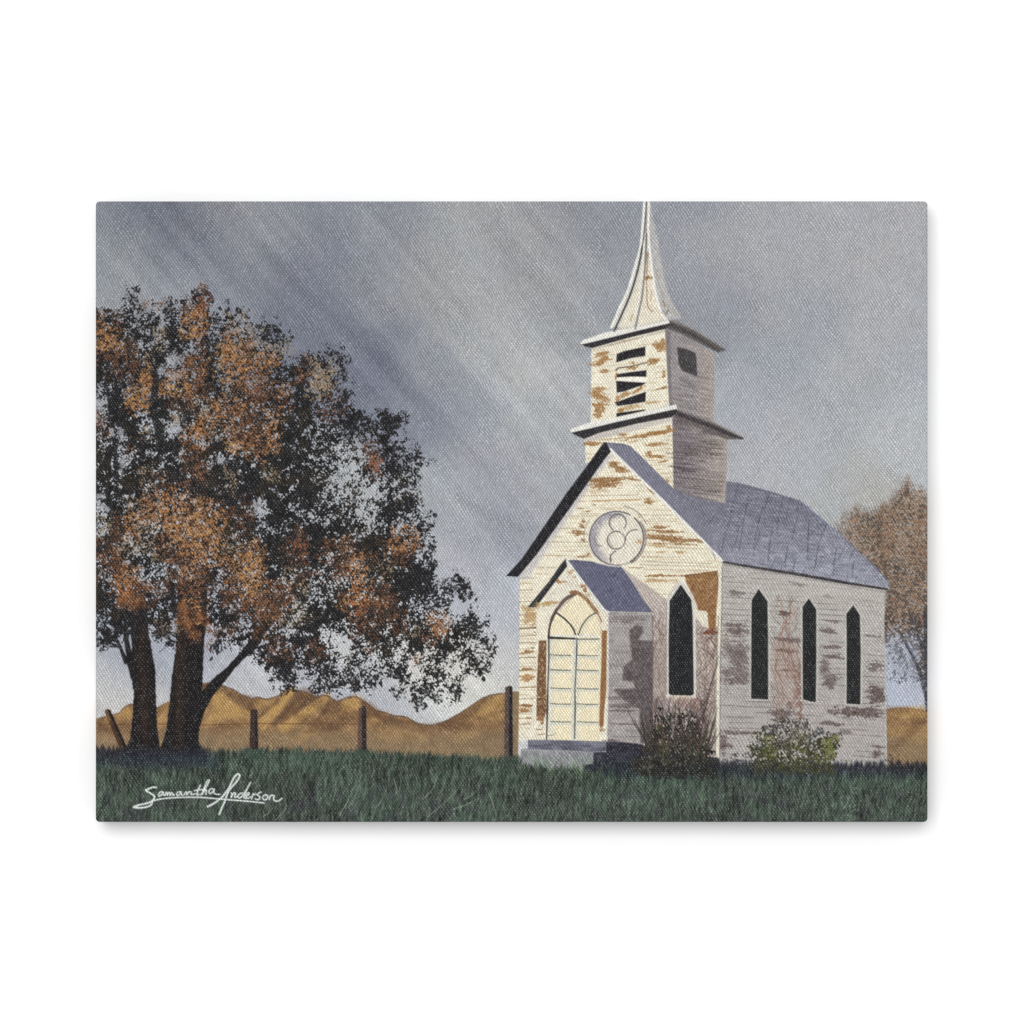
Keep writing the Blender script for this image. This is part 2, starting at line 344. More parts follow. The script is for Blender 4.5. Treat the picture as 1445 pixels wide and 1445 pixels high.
# --- side wall
sl, cov = polycov([(1017, 794), (1060, 800), (1160, 817), (1250, 833), (1248, 842), (1247, 900), (1250, 960), (1251.5, 1085), (1014, 1085)], .7)
g = sm(830, 1040, YY[sl])[..., None]
base = C(182, 177, 170) * (1 - g) + C(173, 167, 163) * g
c = clap(sl, (0, 0, 0), (-70, -70, -70), .06, 7.6, .55, 91, 16)
lay(sl, cov, base + c, SID)
poly([(1040, 800), (1250, 834), (1250, 850), (1150, 842)], (190, 186, 178), a=.4, soft=5)
GB = (106, 93, 90)
for (bx, by, rx, ry, ang, k) in [(1037, 837, 13, 3, 8, .6), (1036, 882, 17, 2.5, 4, .8), (1038, 892, 20, 4.5, 3, .8), (1038, 916, 20, 10, 10, .55), (1042, 930, 18, 9, 20, .65), (1040, 950, 20, 7, 5, .6),
                                 (1036, 961, 22, 4, 4, .7), (1107, 866, 10, 3.5, 5, .75), (1110, 903, 22, 2.6, 4, .9), (1108, 919, 17, 2.2, 4, .9), (1168, 842, 12, 2, 6, .4), (1125, 824, 14, 2, 10, .4),
                                 (1178, 877, 12, 2, 5, .6), (1167, 890, 12, 3.2, 6, .9), (1176, 913, 17, 2.4, 0, .85), (1176, 927, 16, 3, 3, .85), (1164, 944, 8, 11, 0, .65), (1172, 961, 12, 5, -20, .75),
                                 (1173, 968, 5, 4, -40, .9), (1228, 897, 12, 1.6, 6, .6), (1236, 940, 11, 6, 0, .75), (1237, 980, 12, 12, 0, .8), (1213, 1005, 38, 6, 2, .75), (1175, 1021, 14, 2.6, 4, .8),
                                 (1160, 1021, 14, 1.2, 4, .5), (1196, 1033, 8, 2, 6, .7), (1042, 1034, 26, 3, 5, .85), (1020, 1050, 5, 11, 0, .8), (1030, 1053, 12, 3, 6, .7), (1103, 1007, 17, 6, 4, 1),
                                 (1114, 996, 6, 5, -40, 1), (1240, 1054, 10, 2, 10, .6), (1237, 1064, 5, 6, 60, .7), (1110, 946, 12, 1.4, 3, .8), (1100, 1053, 20, 4, 0, .4)]:
    blob(bx, by, rx * 1.08, ry * 1.25, (GB if rng.rand() < .75 else (96, 80, 75)), ang, min(1, k * 1.3), None, sx=9, sy=1.6, th=.33)
poly([(1090, 905), (1131, 905), (1131, 1000), (1092, 1000)], (170, 140, 126), a=.45, soft=5, tex=lambda s: .4 + .9 * noise(2.6, 2.2, 0, 5, s))
poly([(1118, 935), (1131, 935), (1134, 1015), (1124, 1015)], (128, 92, 76), a=.7, soft=3, tex=lambda s: sm(.3, .6, noise(3, 3, 0, 6, s)))
def vine(x, y, ang, n, col, w=1.1, a=.7, wig=.55, up=-math.pi / 2, step=4, lo=None):
    pts = [(x, y)]
    for i in range(n):
        ang += rng.uniform(-wig, wig); ang = ang * .8 + up * .2
        x += math.cos(ang) * step; y += math.sin(ang) * step
        if lo and not (lo[0] < x < lo[2] and lo[1] < y < lo[3]): break
        pts.append((x, y))
    if len(pts) > 1: line(pts, [w] * (len(pts) - 1) + [w * .6], col, a=a)
for i in range(46):
    vine(rng.uniform(1088, 1131), rng.uniform(900, 1040), rng.uniform(-2.4, -.8), rng.randint(8, 26), (126, 92, 78) if rng.rand() < .6 else (96, 78, 72), .9, .42, .8, lo=(1085, 836, 1132, 1060))
for i in range(4): vine(1094 + i * 9, 960, -1.6, 32, (150, 96, 76), 1.2, .7, .7, lo=(1085, 836, 1132, 1060))
for i in range(12): vine(rng.uniform(1020, 1056), rng.uniform(890, 985), rng.uniform(-2.4, -.8), 10, (104, 88, 84), 1, .5, .9, lo=(1019, 860, 1058, 1010))
line([(1249, 840), (1247, 880), (1249, 930), (1251, 1082)], 1.8, (196, 192, 188), a=.6)

# --- front wall
sl, cov = polycov([(860, 632), (901, 671), (940, 711), (1000, 772), (1019, 793), (1016, 880), (1013, 1085), (731, 1085), (733, 940), (733.5, 814)], .7)
col = clap(sl, CREAM, (176, 140, 96), .015, 6.6, .42, 101, 13)
sh = sm(1030, 1065, YY[sl])[..., None] * sm(800, 760, XX[sl])[..., None]
lay(sl, cov, col * (1 - sh) + C(206, 208, 208) * sh, CHW)
# bluish shade under the rakes
poly([(857, 640), (866, 642), (845, 668), (800, 735), (752, 805), (747, 817), (733, 817), (735, 812), (800, 720)], (186, 183, 192), a=.75, soft=2.5, tex=lambda s: .55 + .6 * noise(4, 3, 0, 8, s))
line([(862, 634), (880, 652), (940, 711), (1000, 771), (1019, 792)], 4.2, (228, 226, 218), CHW)
for (bx, by, rx, ry, ang, k, c) in [(866, 656, 8, 4.5, 0, 1, 0), (876, 662, 13, 5, 14, 1, 0), (858, 677, 40, 4.5, -3, 1, 0), (852, 684, 24, 6.5, -3, 1, 0), (893, 676, 13, 2, 8, .9, 0), (842, 693, 18, 3, 0, .5, 1),
                                    (866, 706, 46, 1.6, -2, .9, 1), (916, 707, 8, 4, 5, 1, 0), (918, 692, 9, 2, 45, .8, 0), (839, 712.5, 6, 2, 0, 1, 0), (818, 717, 6, 1.2, 0, .9, 0), (829, 721, 6, 1.2, 0, .9, 0),
                                    (870, 717, 44, 1.2, 0, .4, 1), (823, 735, 4, 3, 0, 1, 0), (821, 742, 5, 3, 0, 1, 0), (815, 752, 12, 3.5, 5, 1.0, 0), (823, 762, 3, 3, 60, 1, 0),
                                    (931, 744, 13, 3.2, 0, 1, 0), (937, 749.5, 28, 2.6, 1, 1, 0), (936, 759, 34, 4, 3, 1, 0), (958, 763, 26, 4, 0, .9, 0), (928, 770, 20, 2.5, 3, .8, 1), (984, 763, 9, 3, 12, .9, 0),
                                    (955, 768, 38, 1.4, 2, .8, 0), (940, 720, 34, 1.1, 2, .5, 1), (935, 779, 10, 1.8, 0, .9, 1), (961, 779, 10, 1.8, 2, .9, 1), (896, 801, 10, 1.2, 0, .9, 0), (960, 790, 50, 1, 2, .4, 1),
                                    (936, 812, 33, 2.0, -1, 1, 0), (928, 819, 26, 2.6, 1, .9, 1), (826, 786, 13, 1.6, 0, .9, 0), (830, 782, 3.5, 3, 50, .9, 0), (900, 730, 6, 2, 0, .6, 1), (985, 752, 12, 1.3, 8, .5, 1)]:
    blob(bx, by, rx, ry, BROWN if c == 0 else TAN, ang, k, None, sx=10, sy=1.5, th=.36)
for yy, xa, xb, sl_ in [(700, 800, 900, -.02), (728, 785, 850, 0), (745, 775, 826, 0), (765, 770, 830, 0), (784, 765, 800, 0), (800.5, 757, 786, 0), (815.5, 735, 758, 0), (726, 900, 948, .02), (735, 905, 955, .01),
                   (792, 905, 1005, .03), (797, 905, 990, .02), (803, 910, 1000, .02), (786, 905, 960, 0), (773, 940, 1000, .02)]:
    line([(xa, yy), ((xa + xb) / 2, yy + sl_ * (xb - xa) / 2 + .4), (xb, yy + sl_ * (xb - xa))], 1.2, (150, 124, 92), a=.6, rough=.4, seed=int(yy))
# left strip of boards beside the door
for yy, k, w in [(824, .4, 1), (832.6, .7, 1.2), (849, .8, 1.2), (867, .8, 1.3), (886.5, 1, 2.6), (897, .7, 1.4), (906.8, .7, 1.3), (927.8, .9, 1.5), (945.5, .9, 1.5), (969.8, .9, 1.5), (985.9, .7, 1.1), (995.6, 1, 2),
                 (1004.5, .8, 1.5), (1013.5, .6, 1.2), (1022, .8, 1.2), (877, .4, 1), (936, .3, 1)]:
    line([(733, yy + .6), (745, yy - .2), (757 if yy > 870 else 752, yy - (.8 if yy < 900 else 0))], w, (122, 92, 62), a=k, rough=.3, seed=int(yy))
for (bx, by, rx, ry, c, k) in [(749, 872, 12, 11, TAN, 1), (744, 861, 12, 3, TAN, .8), (750, 857, 18, 3.5, TAN, .7), (767, 874, 7, 3.6, (104, 78, 60), 1), (766, 892, 10, 2.4, (92, 74, 60), 1), (746, 919, 7, 3, BROWN, 1), (750, 914, 5, 1.3, (110, 84, 60), 1),
                               (743, 944, 6, 2, BROWN, 1), (743, 956.5, 11, 6, (176, 132, 84), 1), (741, 1002, 9, 4, (160, 112, 66), 1), (744, 995.5, 12, 2, BROWN, 1), (750, 1013, 6, 1.5, BROWN, .8), (747, 1019, 6, 1.5, TAN, .7), (737, 922, 5, 2, BROWN, .8)]:
    blob(bx, by, rx, ry, c, 0, k, None, sx=5, sy=1.8, th=.33)
# area right of the porch: shade, stains, brown board
poly([(874, 798), (941, 846), (945, 862), (944, 1010), (921, 1060), (920, 864)], (176, 163, 158), a=.85, soft=1.2, tex=lambda s: .75 + .4 * noise(3, 2.4, 0, 9, s))
poly([(920, 985), (1013, 985), (1014, 1085), (918, 1085)], (152, 136, 134), a=.85, soft=4, tex=lambda s: .6 + .7 * noise(4, 4, 0, 19, s))
poly([(978, 872), (1014, 885), (1013, 1000), (978, 1000)], (160, 144, 138), a=.85, soft=2, tex=lambda s: .6 + .7 * noise(4, 3, 0, 29, s))
poly([(921, 905), (944, 905), (944, 985), (921, 985)], (150, 134, 126), a=.7, soft=3, tex=lambda s: .4 + .9 * noise(3, 3, 0, 39, s))
poly([(966, 811), (988, 809), (1012, 805.5), (1014.5, 816), (1013, 840), (1011, 862), (1010, 888), (1000, 889), (998, 864), (985, 861), (983, 852), (976, 838), (968, 821)], (144, 102, 62), a=.95, soft=1.0, grain=38, gs=3)
line([(962, 813), (985, 810), (1012, 806)], 2, (120, 78, 46), a=.8, rough=.4); line([(966, 817.5), (1008, 818.5)], 1.2, (206, 150, 100), a=.6)
poly([(984, 862), (996, 862), (998, 872), (1000, 886), (992, 884), (984, 874)], (224, 216, 196), soft=1)
blob(1002, 891, 10, 4.5, (120, 62, 38), 0, 1, th=.3)
for i in range(70): vine(rng.uniform(978, 1012), rng.uniform(890, 1060), rng.uniform(-2.6, -.6), rng.randint(4, 14), [(112, 72, 58), (98, 84, 82), (74, 58, 56)][rng.randint(3)], 1.1, .55, .9, lo=(977, 885, 1014, 1075))
for i in range(40): vine(rng.uniform(922, 942), rng.uniform(880, 1010), rng.uniform(-2.6, -.6), rng.randint(4, 12), (112, 88, 78), 1.0, .5, .9, lo=(921, 850, 943, 1040))
for i in range(70): vine(rng.uniform(924, 1010), rng.uniform(1000, 1060), rng.uniform(-2.4, -.7), rng.randint(4, 13), [(98, 66, 56), (80, 70, 70), (58, 50, 50), (190, 176, 170)][rng.randint(4)], 1.2, .6, .7, lo=(921, 975, 1014, 1075))
poly([(945, 985), (988, 985), (985, 1000), (960, 1000)], (150, 104, 84), a=.5, soft=4, tex=lambda s: sm(.3, .6, noise(3, 3, 0, 49, s)))
# corner post
poly([(1014, 800), (1018.6, 794), (1018.5, 850), (1015.8, 930), (1015, 1072), (1010.6, 1072), (1011.5, 930), (1013.5, 880)], (224, 219, 200), CHW, soft=.6)
line([(1019, 800), (1018.5, 860), (1016.5, 930), (1015.7, 1070)], 1.2, (96, 80, 70), a=.7, rough=.6); line([(1014, 870), (1011, 940)], 1.1, (90, 70, 56), a=.6, rough=.5)
# front window
poly([(960.5, 818), (978, 840), (981.5, 858), (982.5, 985), (978, 985), (976, 850), (960.5, 826), (946, 848), (945, 985), (940, 985), (941, 846)], (214, 210, 202), soft=.8)
line([(941, 850), (940.5, 900), (941, 980)], 1, (120, 105, 98), a=.6, rough=.4); line([(943, 842), (957, 820)], 1, (150, 138, 130), a=.6)
poly([(960.5, 825), (975.5, 846.5), (977.5, 870), (979, 979), (976, 981.5), (948, 981), (943.6, 979), (943.5, 900), (945, 848)], (35, 36, 38), WF)
line([(944, 983), (980, 983)], 1.8, (206, 196, 186), a=.7, rough=.3)

# --- side windows
for num, p in [(W1, [(1070.6, 831), (1083, 849), (1083.8, 900), (1084, 987), (1060, 986), (1060.3, 900), (1060.6, 847)]),
               (W2, [(1141.4, 844.5), (1151.8, 860), (1151.8, 930), (1151.3, 990.6), (1144, 990), (1133, 987), (1132.6, 930), (1132.5, 856.5)]),
               (W3, [(1204, 854), (1213.4, 868), (1214.6, 920), (1214, 994), (1194.6, 993), (1194.8, 920), (1194.4, 866)])]:
    q = [(a + (2.6 if a > p[0][0] + 1 else -2.4 if a < p[0][0] - 1 else 0), b - (3 if i == 0 else 0) + (2 if b > 980 else 0)) for i, (a, b) in enumerate(p)]
    poly(q, (200, 197, 190), SID, a=.75, soft=.9); poly(p, (37, 38, 39), num)

# --- eave line under the long roof
line([(1020, 793), (1060, 800), (1120, 809.5), (1200, 823.5), (1252, 831.5)], [3, 3.6, 4.4, 4, 2.6], (54, 51, 54), EAV, rough=.15)
line([(1022, 797), (1250, 836)], 2.5, (150, 142, 138), a=.5)

# --- tower base
sl, cov = polycov([(824.9, 616), (948.9, 586), (950.4, 690), (890, 630), (880, 626), (853.6, 624), (833, 651), (826.3, 654)], .6)
lay(sl, cov, clap(sl, CREAM, (176, 140, 96), -.05, 6.5, .4, 111, 12), TOW)
poly([(825, 616), (949, 586), (949, 594), (826, 625)], (192, 184, 180), a=.75, soft=1.2)
sl, cov = polycov([(948.9, 587), (1000, 603), (1026, 619), (1025, 660), (1022.6, 710), (985, 703), (962, 695), (950.5, 689)], .6)
x = sm(960, 1026, XX[sl])[..., None]
c = clap(sl, (0, 0, 0), (-60, -60, -60), .11, 6.6, .7, 121, 40)
lay(sl, cov, C(124, 115, 118) * (1 - x) + C(162, 151, 144) * x + c, TOW)
for i in range(30):
    xx, yy = rng.uniform(952, 1010), rng.uniform(600, 695)
    blob(xx, yy, rng.uniform(8, 22), rng.uniform(1.2, 2.6), [(82, 72, 74), (100, 88, 88), (150, 138, 134)][rng.randint(3)], 6, .7, sx=12, sy=1.6)
poly([(1021, 619), (1026, 621), (1023.5, 710), (1019, 708)], (172, 160, 150), a=.6, soft=1.5)
for (bx, by, rx, ry, ang, k, c) in [(910, 614, 42, 3.2, -10, 1, 0), (930, 611, 20, 3, -8, .9, 0), (945, 604, 3.5, 6, -60, 1, 0), (878, 613, 7, 2, 0, .9, 0), (836.5, 626, 12, 2.6, 0, 1, 0), (925, 627, 18, 2.6, -3, 1, 0), (896, 622, 14, 2, -10, .7, 1),
                                    (916, 640, 6, 3.5, 40, 1, 0), (926, 644, 15, 2.2, 4, 1, 0), (934, 652, 9, 1.6, -8, 1, 0), (868, 619, 20, 1.5, -8, .6, 1), (940, 633, 9, 1.3, 0, .5, 1), (938, 668, 8, 1.2, 10, .4, 1), (942, 678, 3, 2.4, 50, .8, 0)]:
    blob(bx, by, rx, ry, (160, 116, 64) if c == 0 else TAN, ang, k, None, sx=9, sy=1.6, th=.34)
# --- belfry
sl, cov = polycov([(834.6, 490), (938.3, 463), (941, 520), (944.5, 572), (833.6, 601.5)], .6)
lay(sl, cov, clap(sl, (234, 227, 204), (182, 156, 116), -.1, 8, .35, 131, 10), TOW)
sl, cov = polycov([(938.6, 462), (975, 480), (1007, 498), (1008, 545), (1006, 600), (970, 583), (944.8, 572)], .8)
x = sm(975, 1006, XX[sl])[..., None]
c = clap(sl, (0, 0, 0), (-40, -40, -40), .22, 8, .6, 141, 22)
lay(sl, cov, C(150, 143, 143) * (1 - x) + C(166, 152, 144) * x + c, TOW)
poly([(939, 465), (946, 468), (948, 572), (944.5, 570)], (112, 104, 106), a=.6, soft=1.5)
for (bx, by, rx, ry, ang, k, c) in [(849, 508, 13, 4.5, -20, 1, 0), (850, 500, 10, 3.5, -15, 1, 0), (842, 514, 9, 2.6, -5, 1, 0), (851, 524, 7, 3, 0, 1, 0), (846, 548, 13, 2.4, 0, .9, 0), (843, 556, 9, 7, 15, 1.0, 0), (852, 562, 10, 5, 20, .9, 0), (846, 576, 9, 8, 20, 1.0, 0), (843, 586, 6, 4, 0, .9, 0),
                                    (850, 571, 14, 1.6, 0, .7, 0), (931, 489, 8, 6.5, 30, 1, 0), (925, 486, 9, 2, 10, .9, 0), (936, 483, 4, 4, -60, .9, 0), (921.7, 510, 8, 4.6, -20, 1, 0), (936.5, 526, 2, 8, 5, .9, 0), (893, 519, 11, 3, -4, 1, 0), (893, 512, 4, 3, 60, .8, 0),
                                    (902, 549, 11, 3, -28, 1, 0), (882, 557, 8, 3, -28, .9, 0), (871, 563, 3, 6, 8, 1, 0), (870, 531, 2, 5, 10, .9, 0), (933, 548, 11, 1.8, -14, 1, 0), (925, 567.5, 15, 1.6, -6, .9, 1), (890, 574, 15, 3, -8, 1, 1), (877, 579, 6, 2.6, -10, 1, 0),
                                    (862, 594, 26, 1.4, -12, .8, 1), (880, 482, 24, 1.5, -14, .7, 1), (918, 540, 8, 1, 0, .3, 1)]:
    blob(bx, by, rx, ry, (164, 120, 70) if c == 0 else (196, 160, 110), ang, k, None, sx=6, sy=1.7, th=.3)
for k, q in enumerate([[(870.4, 499.7), (880, 495.6), (910.6, 489), (910.6, 502), (890, 505.5), (878, 509), (869.4, 511.5)],
          [(871, 528), (890, 525), (912.5, 522.3), (911.6, 531.7), (890, 531.4), (870.4, 532.7)],
          [(869.4, 537.5), (911.5, 540), (908, 543), (880, 552.6), (870.4, 554)],
          [(868.6, 568), (890, 560), (911.6, 552.6), (910.6, 567), (890, 570.5), (871, 572.9)],
          [(869.9, 583), (890, 580.3), (911, 577.6), (910, 579.5), (888, 584.5), (870, 588.3)]]):
    poly(q, (39, 36, 41), WB)
poly([(870.5, 532.9), (890, 532), (911.6, 532.5), (911.8, 539.5), (890, 538), (870, 537)], (246, 242, 228), WB)
line([(869.5, 522), (872, 519.5), (892, 516.5), (914, 511.5)], [2.5, 1.8, 1.5, 1.2], (72, 52, 42), WB, a=.9, rough=.2)
poly([(955.5, 489.4), (970, 493), (982, 498.5), (984, 531), (974, 527.5), (962.5, 523), (957.6, 513.6)], (70, 66, 68), WB2, soft=.9, grain=14)
line([(961, 534), (972, 540), (984, 552)], [3, 5, 3], (104, 104, 108), a=.8, soft=2, rough=.4)
for i in range(16): blob(rng.uniform(955, 1000), rng.uniform(535, 585), rng.uniform(5, 13), 1.6, [(116, 106, 106), (176, 166, 162)][i % 2], 13, .6, sx=8)
poly([(999, 495), (1009, 500), (1008, 598), (1003, 597)], (172, 164, 160), a=.35, soft=2.5)

# --- cornices
poly([(943, 450), (960, 455), (1000, 478), (1024.5, 494), (1013, 497.5), (990, 486), (960, 471), (939.5, 463.5)], (96, 90, 88), COR, soft=1.3, grain=12)
line([(944, 457), (975, 471), (1013, 494)], [5, 5, 3], (64, 60, 60), COR, a=.75, soft=1.2); line([(945, 451), (980, 465), (1020, 489)], 2.5, (150, 145, 142), a=.7, soft=1)
poly([(819, 485.5), (836, 482.5), (890, 469), (943, 455.5), (945, 459), (939.5, 464), (890, 476), (836, 491), (826, 489)], (50, 46, 49), COR)
poly([(818.5, 484.5), (823, 480), (853, 469.6), (900, 459), (943, 449.8), (945, 456), (900, 466.5), (850, 479), (821, 486)], (232, 230, 222), COR)
line([(836, 493), (880, 482), (938, 467)], 3, (170, 160, 154), a=.55, rough=.3)
poly([(952, 576), (960, 578), (1000, 592), (1049.5, 618), (1047, 620), (1025.5, 620), (990, 606), (951, 589.5)], (104, 96, 94), COR2, soft=1.1, grain=12)
line([(954, 583), (1000, 600), (1030, 613), (1048, 619)], [5.5, 5.5, 5, 2.5], (58, 52, 54), COR2, a=.85, soft=1); line([(955, 577), (1010, 597), (1045, 615)], 2.4, (160, 154, 150), a=.7, soft=1)
poly([(805, 610), (835, 602.5), (900, 588), (953, 576.5), (956, 581), (948, 588.5), (900, 597.5), (845, 611), (824, 619.5), (812, 614)], (50, 46, 49), COR2)
poly([(804.3, 606), (828.8, 597), (860, 591.5), (954.5, 570.5), (955, 577), (930, 582.3), (870, 595.5), (835, 604), (806, 610.5)], (232, 230, 222), COR2)

# --- spire
sp = smooth([(909, 284), (906.3, 318), (903.4, 347.5), (894.6, 378.5), (885, 409.5), (873.3, 434.7), (860, 462)]) 
rt = smooth([(945, 452), (931.5, 436), (938, 400)]) 
poly(smooth([(917.5, 284), (922, 310), (929.5, 345), (935.3, 380), (942, 409.5), (952, 432), (962, 449)]) + [(943, 452)] + smooth([(939, 452), (931.5, 436.7), (923.7, 405.7), (918.9, 370.8), (915.3, 328), (915.3, 284)]), (186, 184, 180), SPI, a=.85, soft=1.2, grain=16, gs=3)
poly(sp + [(900, 459)] + smooth([(941, 451), (931.5, 436.7), (923.7, 405.7), (918.9, 370.8), (915.3, 328), (915.3, 284)]), (214, 209, 196), SPI)
poly([(908, 372), (918, 372), (924, 410), (932, 438), (938, 450), (900, 459), (905, 420)], (232, 222, 198), a=.8, soft=2)
poly([(896, 410), (903, 400), (901, 430), (893, 462), (872, 466), (886, 436)], (232, 224, 200), a=.8, soft=2)
line(smooth([(909.5, 284), (906.8, 318), (903.9, 347.5), (895.4, 378.5), (886, 409.5), (874.3, 434.7), (863, 462)]), 3.4, (232, 232, 226), SPI)
line(smooth([(912.3, 284), (909.2, 325), (906, 350), (900.6, 378.5), (890.2, 413.4), (877.2, 444), (866.6, 467)]), [1.6] * 12 + [2.8] * 25, (74, 71, 73), SPI)
line(smooth([(912.8, 330), (910, 378.5), (906.3, 417.3), (901.4, 440.5), (896.6, 464)]), 2.4, (118, 112, 112), SPI, a=.85)
line(smooth([(909.5, 340), (906.3, 378.5), (902, 417), (897, 440), (890, 464)]), 2.2, (236, 233, 222), SPI, a=.8)
line(smooth([(912.8, 284), (912, 320), (911, 370)]), 2.2, (120, 118, 118), SPI, a=.7)
line(smooth([(915.6, 284), (915, 328), (918.9, 370.8), (923.7, 405.7), (931.5, 436.7), (940, 452)]), 3, (238, 236, 228), SPI)
line(smooth([(914, 357), (912.8, 385), (912.8, 410), (914, 431), (920, 440)]), [2.4, 2.4] + [1.5] * 23, (146, 106, 64), SPI, a=.9, rough=.25); blob(914, 392, 3, 5, BROWN, 90, 1, th=.3)
line([(919.5, 410), (918, 425)], 1.2, (170, 130, 84), a=.8); line([(936, 425), (938, 432)], 2, (150, 116, 78), a=.8); line([(940, 443), (943, 438)], 2, (150, 116, 78), a=.8)
line([(925, 380), (930, 400), (936, 420)], 1.3, (150, 120, 90), a=.6, rough=.5); line([(890, 452), (893, 444)], 1.8, (190, 150, 90), a=.8); line([(952, 440), (958, 446)], 2, (178, 150, 118), a=.6)
line([(866, 466), (900, 461), (940, 452)], 1, (168, 162, 150), a=.7)

# --- main gable boards
poly([(855.7, 624.5), (890, 630), (905, 644), (951, 690), (1000, 737), (1010, 790), (1000, 770), (940, 708), (862, 634)], (126, 125, 141), ROO, a=.85, soft=.8, grain=8)
line([(862, 634), (880, 652), (940, 711), (1000, 771), (1019, 792)], 2.4, (236, 234, 226), CHW)
poly([(852, 624), (855.5, 624), (862, 637.5), (855, 645.5), (800, 723), (757, 783), (731, 813.8), (714, 813), (736, 789), (756, 760), (800, 695), (830, 655)], (36, 34, 38), RAK)

# --- porch
poly([(799, 794), (853, 860), (859.5, 863), (858, 960), (855.5, 1050), (745, 1048), (757, 960), (757, 862), (762, 857)], (233, 226, 204), POR, grain=8, gs=8)
sl, cov = polycov([(799, 800), (850, 862), (760, 862)], 1)
lay(sl, cov * .8, clap(sl, (226, 219, 202), (170, 150, 122), .0, 6.5, .4, 151, 10))
poly([(857.5, 863), (921, 865), (921, 1052), (904, 1050), (855.5, 1048), (857, 960)], (163, 156, 154), POR, grain=12, gs=8)
sl, cov = polycov([(858, 863), (921, 865), (921, 1052), (856, 1048)], .6)
c = clap(sl, (0, 0, 0), (-60, -55, -55), .02, 8, .45, 161, 14); INK[sl] += c * cov[..., None]
poly([(888, 890), (894, 885), (898, 882), (906, 884), (908, 892), (900, 903), (921, 905), (921.5, 1050), (904, 1048), (902, 1015), (903, 1001), (880, 988), (867, 975), (868, 972), (896, 972), (894, 962), (878, 960), (880, 941), (892, 930), (889, 905)],
     (90, 79, 81), POR, a=.95, soft=1.6, tex=lambda s: .72 + .42 * noise(4, 3, 0, 59, s))
for (bx, by, rx, ry, k) in [(880, 877, 22, 1.6, .7), (890, 874, 30, 1.4, .6), (885, 996, 26, 3, .8), (880, 1003, 22, 2, .8), (884, 1022, 14, 1.4, .8), (872, 1021, 12, 1.2, .6), (866, 985, 14, 2.6, .6), (870, 940, 12, 1, .4), (895, 870, 25, 2, .4), (862, 1045, 10, 3, .9)]:
    blob(bx, by, rx, ry, (104, 90, 92), 1, k, sx=9, sy=1.5, th=.33)
line([(921, 868), (921.5, 930), (920.5, 985), (921, 1050)], 1.6, (78, 64, 64), a=.6, rough=.4)
line([(858, 868), (858, 960), (856, 1046)], 2, (226, 226, 220), a=.85)
# porch roof
sl, cov = polycov([(801.5, 790.5), (812, 790), (836, 792.5), (858, 797), (876, 799), (890, 818), (908, 846), (921.5, 864.5), (857.5, 862.6), (850, 857), (826, 825)], .7)
col = C(101, 101, 124) + ((fbm(10, 84, sl) - .5) * 18)[..., None] + ((noise(4, 2, 0, 85, sl) - .5) * 14)[..., None]
u = (XX[sl] - YY[sl] * .55); gr = sm(1.3, .4, np.abs((u / 5.2) - np.round(u / 5.2)) * 5.2)
lay(sl, cov, col - (gr * 7 * sm(.4, .6, noise(8, 8, 0, 86, sl)))[..., None], PRO)
line([(806, 792), (836, 794), (858, 798)], 1.4, (66, 64, 84), a=.5, rough=.4)
line([(799.5, 791), (826, 827), (852, 861), (859, 864)], [3.6, 4.4, 4.4, 2.5], (226, 226, 218), POR)
poly([(798, 788.5), (800.5, 799), (757, 856), (751, 857), (745, 856.5), (775, 820), (790, 798)], (42, 42, 46), RAK2)
line([(749, 858), (773, 826), (798, 789.5)], 1.1, (150, 150, 150), a=.4)
for (bx, by, rx, ry, c) in [(804, 808, 4, 1.8, TAN), (811, 814, 4, 1.4, TAN), (789, 820.5, 5, 3, (164, 116, 72)), (796, 821, 5, 1.5, TAN), (822, 827, 5, 3, (164, 116, 72)), (826, 832, 3, 3, BROWN), (829, 839, 6, 3, (200, 176, 140)), (768, 853, 14, 3, (180, 150, 90)), (779, 850, 9, 2, TAN), (808, 805, 3, 1, TAN)]:
    blob(bx, by, rx, ry, c, 0, 1, sx=4, sy=1.8, th=.34)
# --- door: arched, glazed
door = [(771.5, 1046), (773, 970), (774.5, 898), (776, 884), (780, 872), (787, 859), (797.5, 848), (812, 838), (826, 846), (836, 856), (843, 865), (847.5, 877), (848.5, 900), (848, 960), (846, 1025), (846, 1047)]
sl, cov = polycov(door, .7)
x, y = XX[sl], YY[sl]
pan = C(238, 225, 190) * np.ones_like(x)[..., None] + (fbm(20, 171, sl) - .5)[..., None] * 10
col_i = np.where(x < 811, (x - 777) / 33., (x - 813) / 33.); ed = (sm(.28, 0, col_i) * .8 + sm(.9, 1, col_i) * .5) * (y > 899)
pan = pan * (1 - ed[..., None] * .8) + C(216, 216, 202) * ed[..., None] * .8
lay(sl, cov, pan, DOO)
rows = [924.6, 945.6, 971.5, 993.4, 1018.5]
for i, r in enumerate(rows):
    for xa, xb, dy in [(777, 806, 0), (814.5, 845, .4)]:
        line([(xa, r + 2.8 + dy), (xb, r + 3.2 + dy)], 3, (196, 204, 202), DOO, a=.55, soft=1)
        line([(xa, r - .6 + dy), ((xa + xb) / 2, r + dy + .3), (xb - 1, r + .2 + dy)], [1.9 if i == 1 and xa < 800 else 1.5] * 3, (78, 84, 84), DOO, a=.88, rough=.25, seed=i)
line([(810.6, 899), (809.2, 950), (807.8, 1000), (807, 1044)], 3.4, (206, 210, 200), DOO, a=.75)
line([(814.2, 901), (813, 940), (811.4, 972), (811.6, 1000), (810.8, 1042)], [2.2, 1.7, 1.7, 2.3, 1.7], (66, 72, 74), DOO, a=.95)
